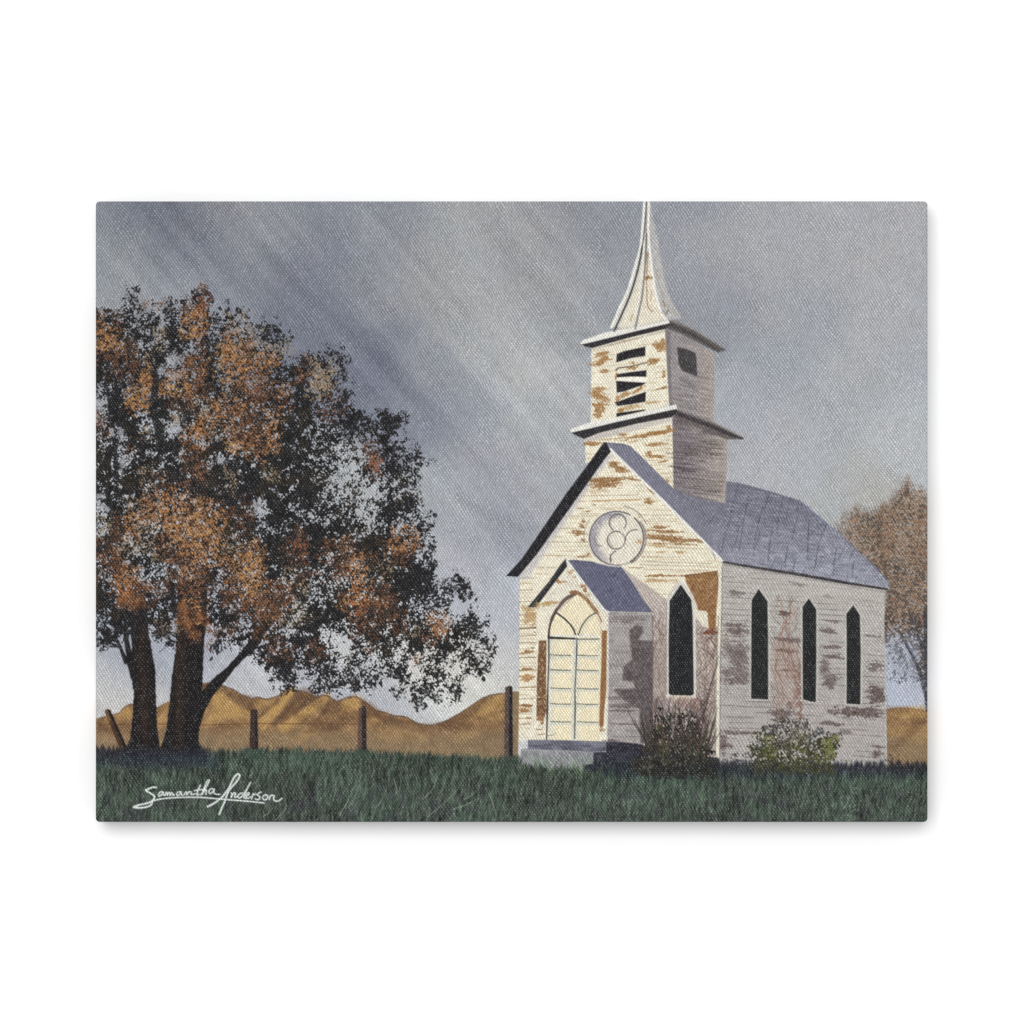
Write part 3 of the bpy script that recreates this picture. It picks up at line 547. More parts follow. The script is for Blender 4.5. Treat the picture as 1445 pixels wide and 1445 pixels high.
line([(776, 897), (846, 897.5)], 2.6, (224, 224, 212), DOO); line([(774.3, 899.8), (790, 900.5), (811, 901.3)], [3.6, 3.2, 2.6], (36, 38, 40), DOO, rough=.1); line([(814, 902), (845, 901.8)], 1.8, (96, 102, 100), DOO)
line([(776, 904.6), (845, 905.5)], 2, (200, 206, 202), DOO, a=.5)
line(smooth([(785.3, 864.7), (797.5, 874), (807.5, 885), (812, 895)]), 2.4, (50, 58, 58), DOO); line(smooth([(841.8, 864), (830.7, 870.8), (821.9, 882), (816, 896)]), 1.9, (74, 80, 78), DOO)
line(smooth([(844.5, 866), (833, 873), (824.5, 884), (819, 897)]), 1.3, (190, 184, 176), DOO, a=.7)
line(smooth([(790, 862), (797, 852.5), (809, 843)]), 1.6, (150, 140, 146), DOO, a=.6)
line(smooth([(813, 837.5), (797.5, 846), (786.4, 859.5)]), [4, 4.5, 5, 5.4, 5.6, 5.6, 5.6, 5.4, 5, 5, 4.6, 4.6, 4.4], (100, 82, 76), DOO, rough=.1)
line(smooth([(785, 861), (779, 873), (775.4, 886), (774.3, 898)]), [4.4] * 8 + [3.2] * 11, (84, 68, 64), DOO)
line([(774.4, 898), (774.6, 930), (773, 970), (772.3, 1000), (771.3, 1044)], [2.4, 2, 2, 3, 1.7], (52, 46, 46), DOO, a=.95, rough=.12)
line(smooth([(806, 836), (814, 836), (826, 844), (835, 855), (842.5, 864)]), 5.2, (146, 104, 66), DOO, rough=.25, seed=4); line([(842, 864), (846, 870), (848.8, 877)], 1.8, (130, 100, 76), DOO)
line([(842, 870), (847, 880), (848.6, 900)], 1.2, (190, 170, 140), a=.7)
poly([(849.3, 889.5), (856.6, 889.5), (855.8, 940), (855.6, 975), (852.8, 1000), (851.6, 1024), (848, 1028), (845.4, 1022), (846.8, 980), (848.4, 940)], (148, 104, 62), POR, grain=20, gs=3)
blob(849, 1030, 3, 5, BROWN, 90, .8)
poly([(760.4, 904), (771, 903.5), (770.5, 960), (771, 1000), (769, 1012), (757, 1012), (757.6, 960)], (122, 86, 56), POR, grain=22, gs=2.5)
poly([(757, 1008), (768, 1008), (766, 1030), (756.5, 1030)], (150, 104, 66), POR, a=.9, grain=20, gs=2.5, tex=lambda s: sm(.35, .5, noise(3, 3, 0, 69, s)))
for i in range(60): ell(rng.uniform(758, 770), rng.uniform(908, 1025), .9, .8, 0, (226, 206, 170), .7)
line([(760, 1037), (768, 1035.5)], 1.6, (150, 110, 70), a=.8, rough=.3); line([(771, 1037), (780, 1038), (784, 1034)], 1.1, (110, 90, 80), a=.7, rough=.2)
line([(757, 1034), (757, 1047)], 1, (190, 180, 160), a=.5)

# --- rose window
CXr, CYr = 870, 759.5
ell(CXr + 1, CYr - 1, 41, 40, 0, (233, 227, 206), 1, ROS)
ell(CXr, CYr, 38, 38, 0, (229, 221, 204), 1, ROS)
sl = box(828, 718, 912, 802); x, y = XX[sl], YY[sl]; r = np.hypot(x - CXr, y - CYr)
k = sm(24, 37, np.hypot(x - CXr - 3, y - CYr - 1)) * (r < 37.5) * sm(10, -18, (x - CXr) + (y - CYr) * .35) * (.6 + .7 * noise(3, 2.4, 0, 7, sl))
lay(sl, np.clip(k, 0, 1) * .85, C(150, 145, 156)); 
def arc(cx, cy, rx, ry, a0, a1, w, col, a=1.0, mot=ROS, rough=0):
    line([(cx + rx * math.cos(math.radians(t)), cy + ry * math.sin(math.radians(t))) for t in np.linspace(a0, a1, max(6, int(abs(a1 - a0) / 7)))], w, col, mot, a, rough=rough)
arc(CXr, CYr, 38.2, 38, 95, 300, 1.7, (84, 76, 84), .9); arc(CXr, CYr, 38.2, 38.5, -48, 92, 1.9, (70, 60, 66), .95)
arc(CXr + 1, CYr, 40.2, 40, -35, 60, 2.6, (120, 106, 108), .8, ROS, .3)
arc(CXr + 4, CYr - 1, 42, 45, -80, -25, 1.2, (110, 100, 100), .75); arc(CXr - 2, CYr - 2, 44, 42, 175, 215, 1.1, (130, 112, 98), .6)
for (lx, ly, rr, a0, a1, w, k) in [(871.7, 737.5, 12, 120, 400, 1.4, .85), (869.5, 762.3, 12.5, 60, 300, 1.5, .85), (869.5, 762.3, 12.5, -50, 60, 1.1, .8), (897, 762, 14.5, 175, 280, 1.3, .85), (873, 789, 12, 160, 250, 1.4, .85),
                                   (871.7, 738, 9.8, 150, 260, 1, .4), (869.5, 762.6, 9.8, 120, 230, 1.1, .4), (851, 759, 12, 110, 220, 1.1, .45), (846, 762, 9, 60, 130, 1.1, .4)]:
    arc(lx, ly, rr, rr, a0, a1, w, (78, 70, 74), min(1, k * 1.15))
line([(861, 783), (863, 791)], 1.4, (92, 84, 86), a=.8); line([(836, 780), (848, 792), (858, 796)], 1, (120, 112, 112), a=.6)
blob(903, 765, 4, 7, (190, 150, 96), 90, .9)
# porch apex over the rose rim
line([(840, 793.5), (858, 798), (874, 799.3), (888, 793)], 2, (224, 220, 206), ROS, a=.8)

# --- steps and the dark stone under the porch side
poly([(733, 1046), (746, 1046), (745, 1058), (735, 1060), (734, 1085), (731, 1085)], (200, 202, 204), CHW, soft=1.5)
sl, cov = polycov([(735.5, 1057), (745, 1056), (852, 1060), (850, 1090), (733, 1090)], .9)
lay(sl, cov * (1 - .0 * cov), C(146, 145, 150) + ((noise(8, 2, 60, 181, sl) - .5) * 40)[..., None], STP)
sl, cov = polycov([(745, 1044), (800, 1044.5), (855, 1046.5), (855, 1060), (838, 1061.5), (745, 1057)], .8)
lay(sl, cov, C(104, 104, 118) + ((noise(14, 2.5, 2, 182, sl) - .5) * 50)[..., None], STP)
line([(737, 1058.5), (790, 1059), (838, 1062)], 1.6, (176, 174, 176), a=.5)
sl, cov = polycov([(855, 1046.5), (880, 1047.5), (905, 1050), (925, 1060), (1015, 1070), (1015, 1100), (822, 1098), (823, 1079), (837, 1078), (837.5, 1062), (855, 1061)], .8)
lay(sl, cov, C(48, 47, 60) + ((noise(5, 2.5, 2, 183, sl) - .5) * 26)[..., None], STP)

# ---------------------------------------------------------------- grass
GRA = motif(8, "painted_grass", None, "painted dark green grass across the foot of the picture")
gx = [135, 200, 300, 360, 420, 520, 600, 660, 720, 740, 790, 835, 860, 1020, 1100, 1250, 1310]
gy = [1069, 1067, 1060, 1057, 1057, 1059, 1063, 1066, 1071, 1080, 1083, 1086, 1092, 1088, 1088, 1088, 1084]
edge = np.interp(XX[0], gx, gy).astype(np.float32)
top = edge[None, :] + (noise(1.7, 9, 6, 191) - .5) * 9 + (noise(9, 40, 0, 192) - .5) * 4
cov = sm(-4, 5, YY - top)
v1 = noise(1.7, 11, 8, 193); v2 = noise(2.1, 16, -6, 194); v3 = fbm(26, 195); v4 = noise(1.6, 4, 25, 196); v5 = noise(40, 26, 0, 198)
t = np.clip(.42 * v1 + .3 * v2 + .28 * v4, 0, 1)
g = C(60, 71, 62) + ((t - .5) * 2)[..., None] * C(50, 58, 50) + ((v3 - .5) * 2)[..., None] * C(9, 15, 10) + ((v5 - .5) * 2)[..., None] * C(5, 8, 6)
g += (sm(1095, 1150, YY) * 7 * v3)[..., None]
pur = sm(.55, .75, noise(12, 10, 0, 197))[..., None] * sm(1095, 1125, YY)[..., None]
g = g * (1 - pur * .28) + C(60, 56, 70) * pur * .28
lay((slice(None), slice(None)), cov, g, GRA)
# shadow bands: deep under the tree and along the church
def dark(xa, xb, ya, yb, k, sd, fx=14, col=(32, 34, 44)):
    m = sm(xa - fx, xa + fx, XX) * sm(xb + fx, xb - fx, XX) * sm(ya - 5, ya + 4, YY + (noise(2.4, 40, 0, sd) - .5) * 10) * sm(yb + 9, yb - 6, YY + (noise(2.2, 40, 0, sd + 1) - .5) * 16)
    INK[:] = INK * (1 - (m * k)[..., None]) + (C(*col) + ((t - .5) * 36)[..., None] * C(.8, 1, 1)) * (m * k)[..., None]
    MOT[(m * k > .5) & (YY > 1056)] = GRA
dark(120, 290, 1056, 1074, .9, 201, 10); dark(125, 310, 1070, 1080, .4, 203, 22); dark(1015, 1325, 1077, 1096, .9, 205, 8); dark(845, 1030, 1075, 1097, .85, 207, 16); dark(705, 735, 1070, 1076, .5, 209, 8)
# blades
def blades(n, xr, yr, col, L, a, w=1.0, lean=.35, var=14):
    for i in range(n):
        x, y = rng.uniform(*xr), rng.uniform(*yr); l = rng.uniform(.5, 1) * L; dx = rng.normal(.12, lean) * l
        c = np.array(col) + rng.uniform(-var, var)
        line([(x, y), (x + dx * .4, y - l * .55), (x + dx, y - l)], [w, w * .9, w * .6], c, a=a * rng.uniform(.4, 1))
blades(1700, (136, 1308), (1082, 1160), (96, 124, 98), 13, .42)
blades(900, (136, 1308), (1098, 1162), (118, 142, 118), 12, .38)
blades(700, (136, 1308), (1088, 1164), (34, 44, 46), 12, .5)
blades(420, (290, 1000), (1066, 1084), (72, 104, 78), 9, .5)
blades(120, (730, 850), (1074, 1098), (104, 138, 92), 13, .55)
blades(330, (1020, 1308), (1094, 1112), (92, 118, 100), 13, .5)
blades(260, (850, 1020), (1090, 1108), (78, 106, 84), 12, .5)
blades(300, (136, 310), (1068, 1088), (50, 70, 78), 10, .5)
for a, b in [((352, 1097), (358, 1084)), ((360, 1106), (366, 1090)), ((389, 1157), (405, 1136)), ((372, 1152), (384, 1140)), ((478, 1152), (500, 1108)), ((492, 1140), (508, 1106)), ((470, 1130), (474, 1100)), ((604, 1152), (650, 1110)),
             ((596, 1128), (614, 1108)), ((640, 1142), (676, 1126)), ((655, 1128), (672, 1116)), ((530, 1140), (545, 1115)), ((560, 1120), (556, 1100)), ((1190, 1142), (1198, 1124)), ((620, 1120), (628, 1102)), ((700, 1150), (690, 1120)), ((525, 1095), (527, 1080))]:
    line([a, ((a[0] + b[0]) / 2 + 1.5, (a[1] + b[1]) / 2 + 1), b], [1.3, 1.2, .8], (168, 186, 160), a=.55)
for i in range(26): line([(rng.uniform(1195, 1212), y0 := rng.uniform(1110, 1158)), (rng.uniform(1195, 1212), y0 + 3)], 1.2, (150, 182, 150), a=.4)

# ---------------------------------------------------------------- big tree
TRE = motif(40, "painted_tree", None, "large painted autumn tree with rust orange and near black foliage")
TRU = motif(41, "trunk", 40, "straight dark left trunk"); TRU2 = motif(42, "trunk", 40, "thicker middle trunk"); LIM = motif(43, "limb", 40, "limb rising to the right"); BRA = motif(44, "branch", 40)
def rag(pts, k=1.1):
    o = []
    for i in range(len(pts)):
        a, b = np.array(pts[i]), np.array(pts[(i + 1) % len(pts)]); n = max(1, int(np.hypot(*(b - a)) / 3))
        for j in range(n):
            q = a + (b - a) * j / n; o.append((q[0] + rng.uniform(-k, k), q[1]))
    return o
def trunk(pts, mot, cx, seed):
    sl, cov = polycov(rag(pts, .8), .7)
    n = noise(5, 30, 3, seed, sl); m = noise(1.8, 6, 0, seed + 1, sl); x = XX[sl]
    br = np.exp(-((x - cx(YY[sl])) / 9) ** 2)[..., None]
    col = C(28, 25, 27) + br * C(20, 11, 3) * (.4 + n[..., None]) + ((m - .5) * 10)[..., None]
    lay(sl, cov, col, mot)
line([(162, 895), (169, 912), (178, 934)], [2.5, 4, 7], (34, 31, 33), BRA, soft=.8)
line([(176, 862), (178, 900), (184, 936)], [4, 6.5, 9], (34, 31, 33), BRA, soft=.8)
trunk([(184.5, 840), (185, 890), (186.5, 916), (181, 922), (177, 928), (182, 946), (186, 962), (188.8, 977), (188, 1004), (184, 1040), (176, 1062), (172, 1068), (229, 1068), (225, 1055), (221.5, 1018), (220, 977), (218.6, 942), (213.5, 914), (208.2, 880), (205, 850), (203, 835)], TRU, lambda y: 198 + (y - 880) * .04, 211)
trunk([(251, 820), (250.4, 880), (248.3, 914.6), (243.5, 949), (240, 984), (235.2, 1025), (231, 1045), (224, 1058), (218, 1068), (284, 1068), (280, 1040), (286, 990), (285, 975.5), (287.8, 914.6), (291, 880), (292, 830), (288, 815)], TRU2, lambda y: 256 - (y - 880) * .02, 221)
trunk([(276, 1068), (278, 1050), (281, 1027), (289, 1004.6), (299, 984), (313, 967), (329.7, 945), (345, 929), (358.7, 919.4), (368, 906), (375, 893), (383, 882), (395, 862), (388, 860), (372, 876), (366, 884), (362, 892), (356, 900), (340, 919.4), (319.3, 942.3), (298.5, 959), (290, 970), (280, 980), (262, 1000), (258, 1068)], LIM, lambda y: 250 + 0 * y, 231)
line([(362, 896), (360, 884), (356, 868)], [8, 6, 4], (32, 29, 31), LIM)
line([(484, 885), (495, 900), (502, 910)], [2, 2, 1], (38, 36, 38), TRE); line([(505, 940), (520, 950), (532, 958)], 1.2, (44, 42, 44), TRE); line([(504, 940), (512, 952), (518, 963)], 1.2, (44, 42, 44), TRE)
line([(465, 932), (480, 929), (490, 926)], 1.4, (40, 38, 40), TRE); line([(593, 844), (600, 858), (605, 868)], 1.5, (44, 42, 44), TRE); line([(225, 920), (240, 909)], 1, (80, 80, 92), TRE)
line([(543, 700), (556, 690), (566, 680)], 1.2, (50, 50, 54), TRE); line([(538, 708), (560, 700)], 1, (60, 60, 64), TRE)
DM = ["003101140000000000000000000000", "114224361230000000000000000000", "675554563431200000000000000000", "675557565443620000000000000000", "677458366554521132000000000000",
      "888882667555636543000000000000", "868793677555657454000000000000", "576596687566768454100000000000", "376698765666878536000000000000", "477495675667687657647510000000",
      "557563566667697666547200000000", "857676658577698554346331000000", "965767885788988553356552000000", "849768889889888663354440000000", "678668899889787953434520000000",
      "496556667983887665446651000000", "476665657774785575346632000000", "486776656777676888546464000000", "777687765877876876786663000000", "676766855966878766688864000000",
      "676556676765877556688988021000", "766556775667667565588876564000", "866675765677675667577746422000", "677664646657766777678754334200", "574064005555646734577777466310",
      "431003003244667731567586865620", "000000001004774642536335446410", "000000000000472654533624425500", "000000000000250544531354350100", "000000000000000010000143230000"]
CM = [".......r......................", "...rr.rR......................", "ar....AA.tt...................", "Aa..t.Aa.aty..................", "AAr.t..r.AAttt................",
      "rrrt..RatAAAA.rTt.............", ".rrA.AaR.AAR..RTT.............", "..rAA.AR.tRRaa.TT.............", "..AA.rRtAAARra..rr............", "r....t.AARRrA...r.............",
      "r..t..aAtARRA.................", "..r...Ra.AARA......r..........", "......rr...a.......R..........", "...tr.rR.t..t......r..........", "...trar..t....................",
      "..tAAAaAa.r...................", "trAAAAAAArr...................", "trAttAAAArr...r......aa.......", "rRttRaAAAtaA.rR.rR..rAA.......", "RR..tRaAAaAA.rr.rRArtr........",
      "rRA..rAR.aAA.tr..RAtt.........", ".AaRrrRRrRAARRt...Arr.........", "..Rr..Aa.rRRRRt..aARRr........", "......AA..rRRtt...RrrR.aa.....", "....tt.RRr.r......rr.rtaA.....",
      "......Ra....rr.r...r...r......", "............rr.r......r.......", "..............................", "..............................", ".............................."]
D = upmap([[int(c) / 9 for c in r] for r in DM], 135, 400, 20, 16, 300)
def cm(w): return upmap([[w.get(c, 0) for c in r.ljust(30, '.')] for r in CM], 135, 400, 20, 18, 310)
Aor = cm({'A': .82, 'a': .52, 'R': .25, 't': .12, 'y': .1}); Rr = cm({'R': .8, 'r': .5, 'A': .28, 'a': .25}); Tn = cm({'T': .85, 't': .5, 'y': .5, 'A': .12})
full = (slice(None), slice(None))
D = D * (1 - .22 * sm(600, 700, XX) * sm(860, 930, YY) - .1 * sm(440, 560, XX) * sm(900, 940, YY)) * sm(716, 696, XX)
clump = fbm(9, 320, None, -50, .8); big = fbm(26, 325)
fine = .5 * noise(2.0, 1.4, -55, 321) + .3 * noise(1.5, 1.4, 0, 322) + .2 * noise(5, 3, -50, 327)
D = sm(.03, .97, D * 1.12) * .55 + D * .5
dd = np.clip(D + (clump - .5) * 1.4 * sm(.0, .3, D) + (big - .5) * .3 * sm(.1, .4, D), 0, 1)
dd = dd + .05 * sm(.35, .6, D)
dd = np.where(dd < .22, dd * sm(.04, .22, dd), dd)
thr = np.quantile(fine, [0, .1, .25, .4, .5, .6, .75, .9, 1.0])
lim = np.interp(dd * .97, [0, .1, .25, .4, .5, .6, .75, .9, 1.0], [fine.min() - .1] + list(thr[1:8]) + [1.1])
cov = sm(-.06, .05, lim - fine) * (dd > .03)
tone = noise(3, 2, 0, 323)
olive = sm(.5, .75, fbm(24, 328))[..., None]
dcol = C(33, 32, 34) + ((tone - .5) * 22)[..., None] + olive * C(12, 7, -2)
# mid grey halftone where the brush skipped
m = (TRE * np.ones((H, W))).astype(np.int16)
lay(full, cov, dcol); MOT[(cov > .5)] = np.where(np.isin(MOT[cov > .5], [TRU, TRU2]) & (YY[cov > .5] > 905), MOT[cov > .5], TRE)
def fleck(F, seed, col, col2, k=1.0, s=(2.0, 1.5), ang=-50):
    f = .58 * noise(s[0], s[1], ang, seed) + .42 * noise(1.6, 1.5, 0, seed + 1)
    c = fbm(8, seed + 2, None, -50, .8)
    q = np.clip(F + (c - .5) * .9 * sm(.03, .25, F), 0, .93)
    l = np.interp(q, [0, .1, .25, .4, .5, .6, .75, .9, 1], np.quantile(f, [0, .1, .25, .4, .5, .6, .75, .9, 1]) - np.array([.1, 0, 0, 0, 0, 0, 0, 0, 0]))
    v = sm(-.05, .05, l - f) * (F > .04) * (D > .12)
    mix = noise(4, 3, 0, seed + 3)[..., None]; mix2 = (noise(2, 1.6, 0, seed + 4) - .5)[..., None]
    cc = C(*col) * mix + C(*col2) * (1 - mix) + mix2 * 44
    lay(full, v * k, cc); MOT[v * k > .5] = TRE
fleck(Rr * .72, 331, (130, 82, 50), (84, 56, 42), .85)
fleck(Tn * .62, 341, (176, 152, 122), (128, 110, 86), .82)
fleck(Aor * .47, 351, (184, 130, 78), (134, 86, 52), .9)
fleck(Aor * .14, 361, (206, 152, 90), (176, 120, 70), .9, (2.8, 2.0))
# dark limbs seen through the leaves
line([(222, 500), (220, 540), (216, 575), (222, 610)], [5, 9, 12, 6], (30, 30, 32), TRE, a=.9, rough=.35, seed=3)
line([(150, 540), (158, 590), (163, 640), (166, 700)], [5, 6, 6, 5], (30, 30, 33), TRE, a=.85, rough=.4, seed=4)
line([(256, 610), (262, 580), (250, 560)], 6, (30, 30, 32), TRE, a=.7, rough=.5, seed=5)
line([(243, 824), (245, 850), (246, 870)], [6, 8, 4], (34, 30, 32), TRE, a=.9); line([(288, 838), (289, 880)], [8, 5], (34, 30, 32), TRE, a=.9, rough=.2)
# orange leaves lying over the trunk tops
for (bx, by, rx, ry) in [(262, 868, 16, 14), (268, 884, 18, 12), (276, 898, 14, 12), (258, 855, 12, 10), (284, 872, 8, 14), (252, 880, 8, 6), (180, 842, 24, 16), (195, 850, 14, 10), (170, 850, 10, 8)]:
    blob(bx, by, rx, ry, (108, 66, 42), -50, .9, TRE, sx=2.4, sy=1.8, th=.47, vary=30); blob(bx - 2, by - 2, rx * .8, ry * .8, (160, 106, 60), -50, .85, TRE, sx=2.2, sy=1.7, th=.66, seed=int(bx), vary=20)
# pale sky patches let through
for (bx, by, rx, ry, s) in [(240, 508, 9, 7, -60), (228, 522, 7, 8, 20), (252, 605, 6, 7, 50), (286, 622, 3, 9, 0), (173, 652, 5, 8, 0), (147, 715, 9, 5, 30), (310, 650, 6, 6, -40), (363, 715, 7, 13, 20), (306, 618, 3, 5, 0), (158, 612, 4, 8, 0), (170, 610, 5, 9, 10), (141, 700, 8, 3, 0)]:
    blob(bx, by, rx, ry, (172, 174, 180), s, .85, TRE, sx=4, sy=2, th=.36)
# single leaves and twiglets: edges of the crown, hanging right side
def leaves(x, y, r, n, ang, col=(30, 30, 33), sz=(1.1, 2.7), a=.92, sp=.55):
    for i in range(n):
        q = r * math.sqrt(rng.rand()); t = rng.rand() * 6.283
        ell(x + q * math.cos(t), y + q * math.sin(t), rng.uniform(*sz), rng.uniform(.7, 1.5), math.radians(ang) + rng.normal(0, sp), np.array(col) + rng.uniform(-6, 14), a, TRE)
for (x, y, r, n, ang) in [(192, 409, 5, 12, 60), (188, 422, 7, 14, 60), (186, 432, 5, 8, 60), (150, 438, 4, 7, 60), (240, 424, 6, 10, 70), (236, 436, 7, 10, 60), (256, 426, 4, 6, 60), (272, 412, 3, 6, 20), (280, 416, 4, 6, 40), (293, 413, 4, 8, 70),
                          (298, 424, 4, 8, 60), (311, 434, 3, 6, 70), (323, 437, 3, 5, 60), (330, 448, 5, 8, 60), (337, 440, 4, 10, 80), (364, 461, 3, 6, 80), (384, 464, 6, 18, 70), (378, 474, 8, 22, 70), (394, 468, 3, 8, 80), (400, 474, 2, 5, 80),
                          (398, 484, 4, 7, 80), (428, 508, 3, 7, 60), (431, 517, 6, 22, 70), (462, 500, 5, 8, 60), (475, 497, 4, 8, 60), (480, 506, 3, 6, 80), (485, 522, 3, 6, 90), (473, 508, 4, 6, 90), (458, 516, 5, 14, 30), (488, 555, 3, 7, 60), (487, 566, 4, 8, 80),
                          (478, 572, 5, 18, 40), (506, 584, 5, 18, 30), (500, 592, 6, 14, 30), (515, 594, 6, 14, 30), (528, 600, 8, 20, 30), (545, 593, 6, 16, 50), (546, 603, 8, 20, 50), (563, 592, 5, 15, 60), (562, 601, 4, 10, 70), (574, 595, 1.5, 3, 20),
                          (563, 633, 3, 9, 20), (555, 638, 4, 6, 0), (575, 648, 4, 9, 20), (591, 639, 4, 8, 40), (588, 646, 5, 10, 20), (596, 647, 3, 6, 40), (594, 656, 3, 8, 60), (588, 664, 4, 7, 70), (587, 670, 3, 6, 60), (570, 660, 8, 16, 60), (566, 686, 6, 14, -20),
                          (580, 686, 6, 14, -20), (583, 706, 5, 20, -40), (575, 713, 7, 26, -40), (562, 722, 9, 26, -30), (586, 730, 4, 9, -30), (598, 739, 4, 10, -50), (592, 746, 5, 12, -40), (614, 727, 2.5, 9, 70), (612, 741, 3, 6, -30), (606, 742, 3, 4, -20),
                          (612, 774, 4, 8, -20), (604, 784, 7, 16, -20), (610, 796, 7, 20, -20), (600, 812, 9, 30, 0), (606, 830, 8, 20, 10), (620, 850, 8, 16, 20), (640, 818, 5, 10, -10), (647, 815, 6, 16, 10), (655, 822, 8, 22, 20), (660, 836, 7, 18, 20), (648, 830, 8, 22, 0),
                          (664, 842, 4, 8, 30), (630, 830, 8, 14, 0), (636, 842, 7, 10, 0), (666, 872, 7, 20, -20), (658, 880, 9, 26, -20), (672, 882, 8, 22, 20), (686, 880, 5, 9, -50), (684, 904, 6, 20, 0), (698, 902, 3, 5, -60), (670, 896, 9, 20, -30), (690, 912, 4, 7, 30),
                          (662, 924, 9, 30, 0), (672, 936, 8, 26, -20), (680, 948, 6, 20, -60), (690, 938, 5, 12, -60), (658, 950, 5, 10, -60), (683, 958, 4, 9, -80), (620, 955, 8, 32, 20), (613, 950, 6, 16, 20), (640, 972, 7, 22, 60), (648, 976, 5, 12, -60), (646, 984, 5, 9, 80),
                          (604, 970, 8, 26, -20), (595, 978, 8, 22, 10), (590, 990, 6, 14, 40), (598, 996, 5, 10, 60), (586, 1002, 4, 6, 80), (612, 985, 5, 8, 60), (620, 990, 4, 7, 80), (556, 952, 8, 24, 40), (565, 946, 6, 16, 20), (566, 958, 5, 14, 50), (553, 976, 5, 8, 60),
                          (560, 984, 4, 7, 70), (538, 965, 4, 9, 60), (530, 955, 5, 10, 40), (526, 966, 5, 12, 60), (498, 960, 7, 20, 30), (492, 948, 8, 18, 20), (502, 972, 5, 11, 60), (487, 960, 5, 9, 10), (500, 934, 6, 14, 0), (456, 960, 9, 26, 50), (450, 968, 6, 12, 70),
                          (468, 966, 5, 12, 60), (462, 945, 10, 26, 40), (402, 950, 9, 28, 50), (396, 957, 6, 12, 40), (412, 962, 5, 10, 60), (405, 970, 3, 9, 80), (400, 940, 11, 28, 40), (418, 942, 6, 10, 20), (421, 960, 5, 6, -50), (378, 925, 8, 16, 40), (368, 922, 6, 10, 60),
                          (232, 896, 9, 20, 60), (240, 906, 6, 16, 60), (222, 896, 7, 12, 50), (150, 902, 7, 14, 50), (160, 910, 4, 6, 50), (148, 892, 10, 20, 40), (140, 900, 5, 8, 60), (300, 916, 6, 12, 70), (308, 920, 4, 8, 70), (298, 928, 3, 4, 80), (304, 906, 8, 16, 70),
                          (310, 898, 8, 16, 60), (338, 905, 5, 9, 40), (152, 905, 4, 7, 70), (163, 912, 2, 4, 60), (158, 896, 8, 18, 40), (167, 890, 7, 16, 30)]:
    leaves(x, y, r, n, ang)
for (x, y, r, n, c) in [(450, 525, 8, 26, (196, 160, 118)), (446, 540, 8, 24, (200, 168, 128)), (452, 552, 9, 20, (178, 150, 118)), (290, 425, 10, 26, (122, 72, 50)), (282, 440, 10, 30, (170, 104, 56)), (290, 420, 8, 20, (80, 46, 40)), (570, 760, 16, 40, (198, 130, 80)),
                        (560, 770, 12, 24, (206, 140, 84)), (618, 888, 8, 24, (178, 112, 70)), (624, 896, 6, 12, (186, 118, 76)), (452, 800, 20, 30, (160, 88, 54)), (510, 830, 14, 40, (206, 128, 70)), (500, 850, 16, 60, (200, 116, 62)), (528, 660, 6, 40, (160, 98, 70)),
                        (530, 650, 7, 34, (166, 104, 76)), (420, 770, 8, 26, (170, 98, 62)), (350, 815, 13, 50, (218, 158, 90)), (356, 790, 10, 30, (216, 150, 84)), (345, 830, 12, 36, (206, 140, 76)), (188, 560, 12, 50, (210, 150, 82)), (195, 572, 14, 40, (206, 142, 76)),
                        (248, 545, 12, 40, (212, 148, 84)), (240, 550, 8, 24, (216, 156, 90)), (155, 470, 9, 30, (200, 128, 68)), (152, 485, 9, 30, (204, 140, 74)), (262, 465, 12, 36, (204, 150, 92)), (318, 495, 12, 40, (210, 152, 86)), (312, 530, 10, 26, (214, 160, 100)),
                        (325, 630, 6, 14, (216, 156, 80)), (278, 610, 6, 18, (206, 140, 78)), (250, 720, 30, 60, (206, 146, 84)), (290, 730, 24, 60, (210, 150, 86)), (290, 770, 20, 50, (204, 138, 76)), (265, 750, 20, 40, (200, 140, 82)), (175, 815, 10, 34, (206, 134, 72)), (172, 835, 10, 30, (196, 116, 60))]:
    leaves(x, y, r * 1.3, int(n * .8), -40, tuple(v * .86 for v in c), (.9, 2.1), .75, .9)

blades(420, (168, 292), (1062, 1080), (36, 40, 50), 13, .9, 1.4, .3, 10)
blades(160, (168, 300), (1070, 1084), (54, 70, 76), 12, .6, 1.2, .3, 12)
blades(240, (345, 372), (1062, 1072), (60, 78, 66), 9, .7, 1.2)
blades(160, (498, 524), (1063, 1072), (60, 78, 66), 9, .7, 1.2)
blades(120, (705, 735), (1072, 1082), (58, 74, 64), 9, .7, 1.2)
# ---------------------------------------------------------------- shrubs against the church
BU = motif(50, "painted_shrub", None, "dark twiggy shrub below the pointed front window"); BU2 = motif(51, "painted_shrub", None, "olive green shrub below the side windows")
def bush(pts, mot, cols, dens, seed, soft=5):
    sl, cov = polycov(pts, soft)
    f = .6 * noise(2.6, 2.2, 60, seed, sl) + .4 * noise(1.7, 1.7, 0, seed + 1, sl); c = fbm(9, seed + 2, sl)
    q = np.clip(cov * dens(XX[sl], YY[sl]) + (c - .5) * .7 * (cov > .1), 0, .97) * (cov > .05)
    l = np.interp(q, [0, .1, .25, .4, .5, .6, .75, .9, 1], np.quantile(f, [0, .1, .25, .4, .5, .6, .75, .9, 1]) - np.array([.1] + [0] * 8))
    v = sm(-.06, .05, l - f)
    k = noise(5, 4, 30, seed + 4, sl)[..., None]
    lay(sl, v, C(*cols[0]) * .9 * (1 - k) + C(*cols[1]) * .9 * k + ((noise(2, 2, 0, seed + 5, sl) - .5) * 20)[..., None], mot)
    return sl
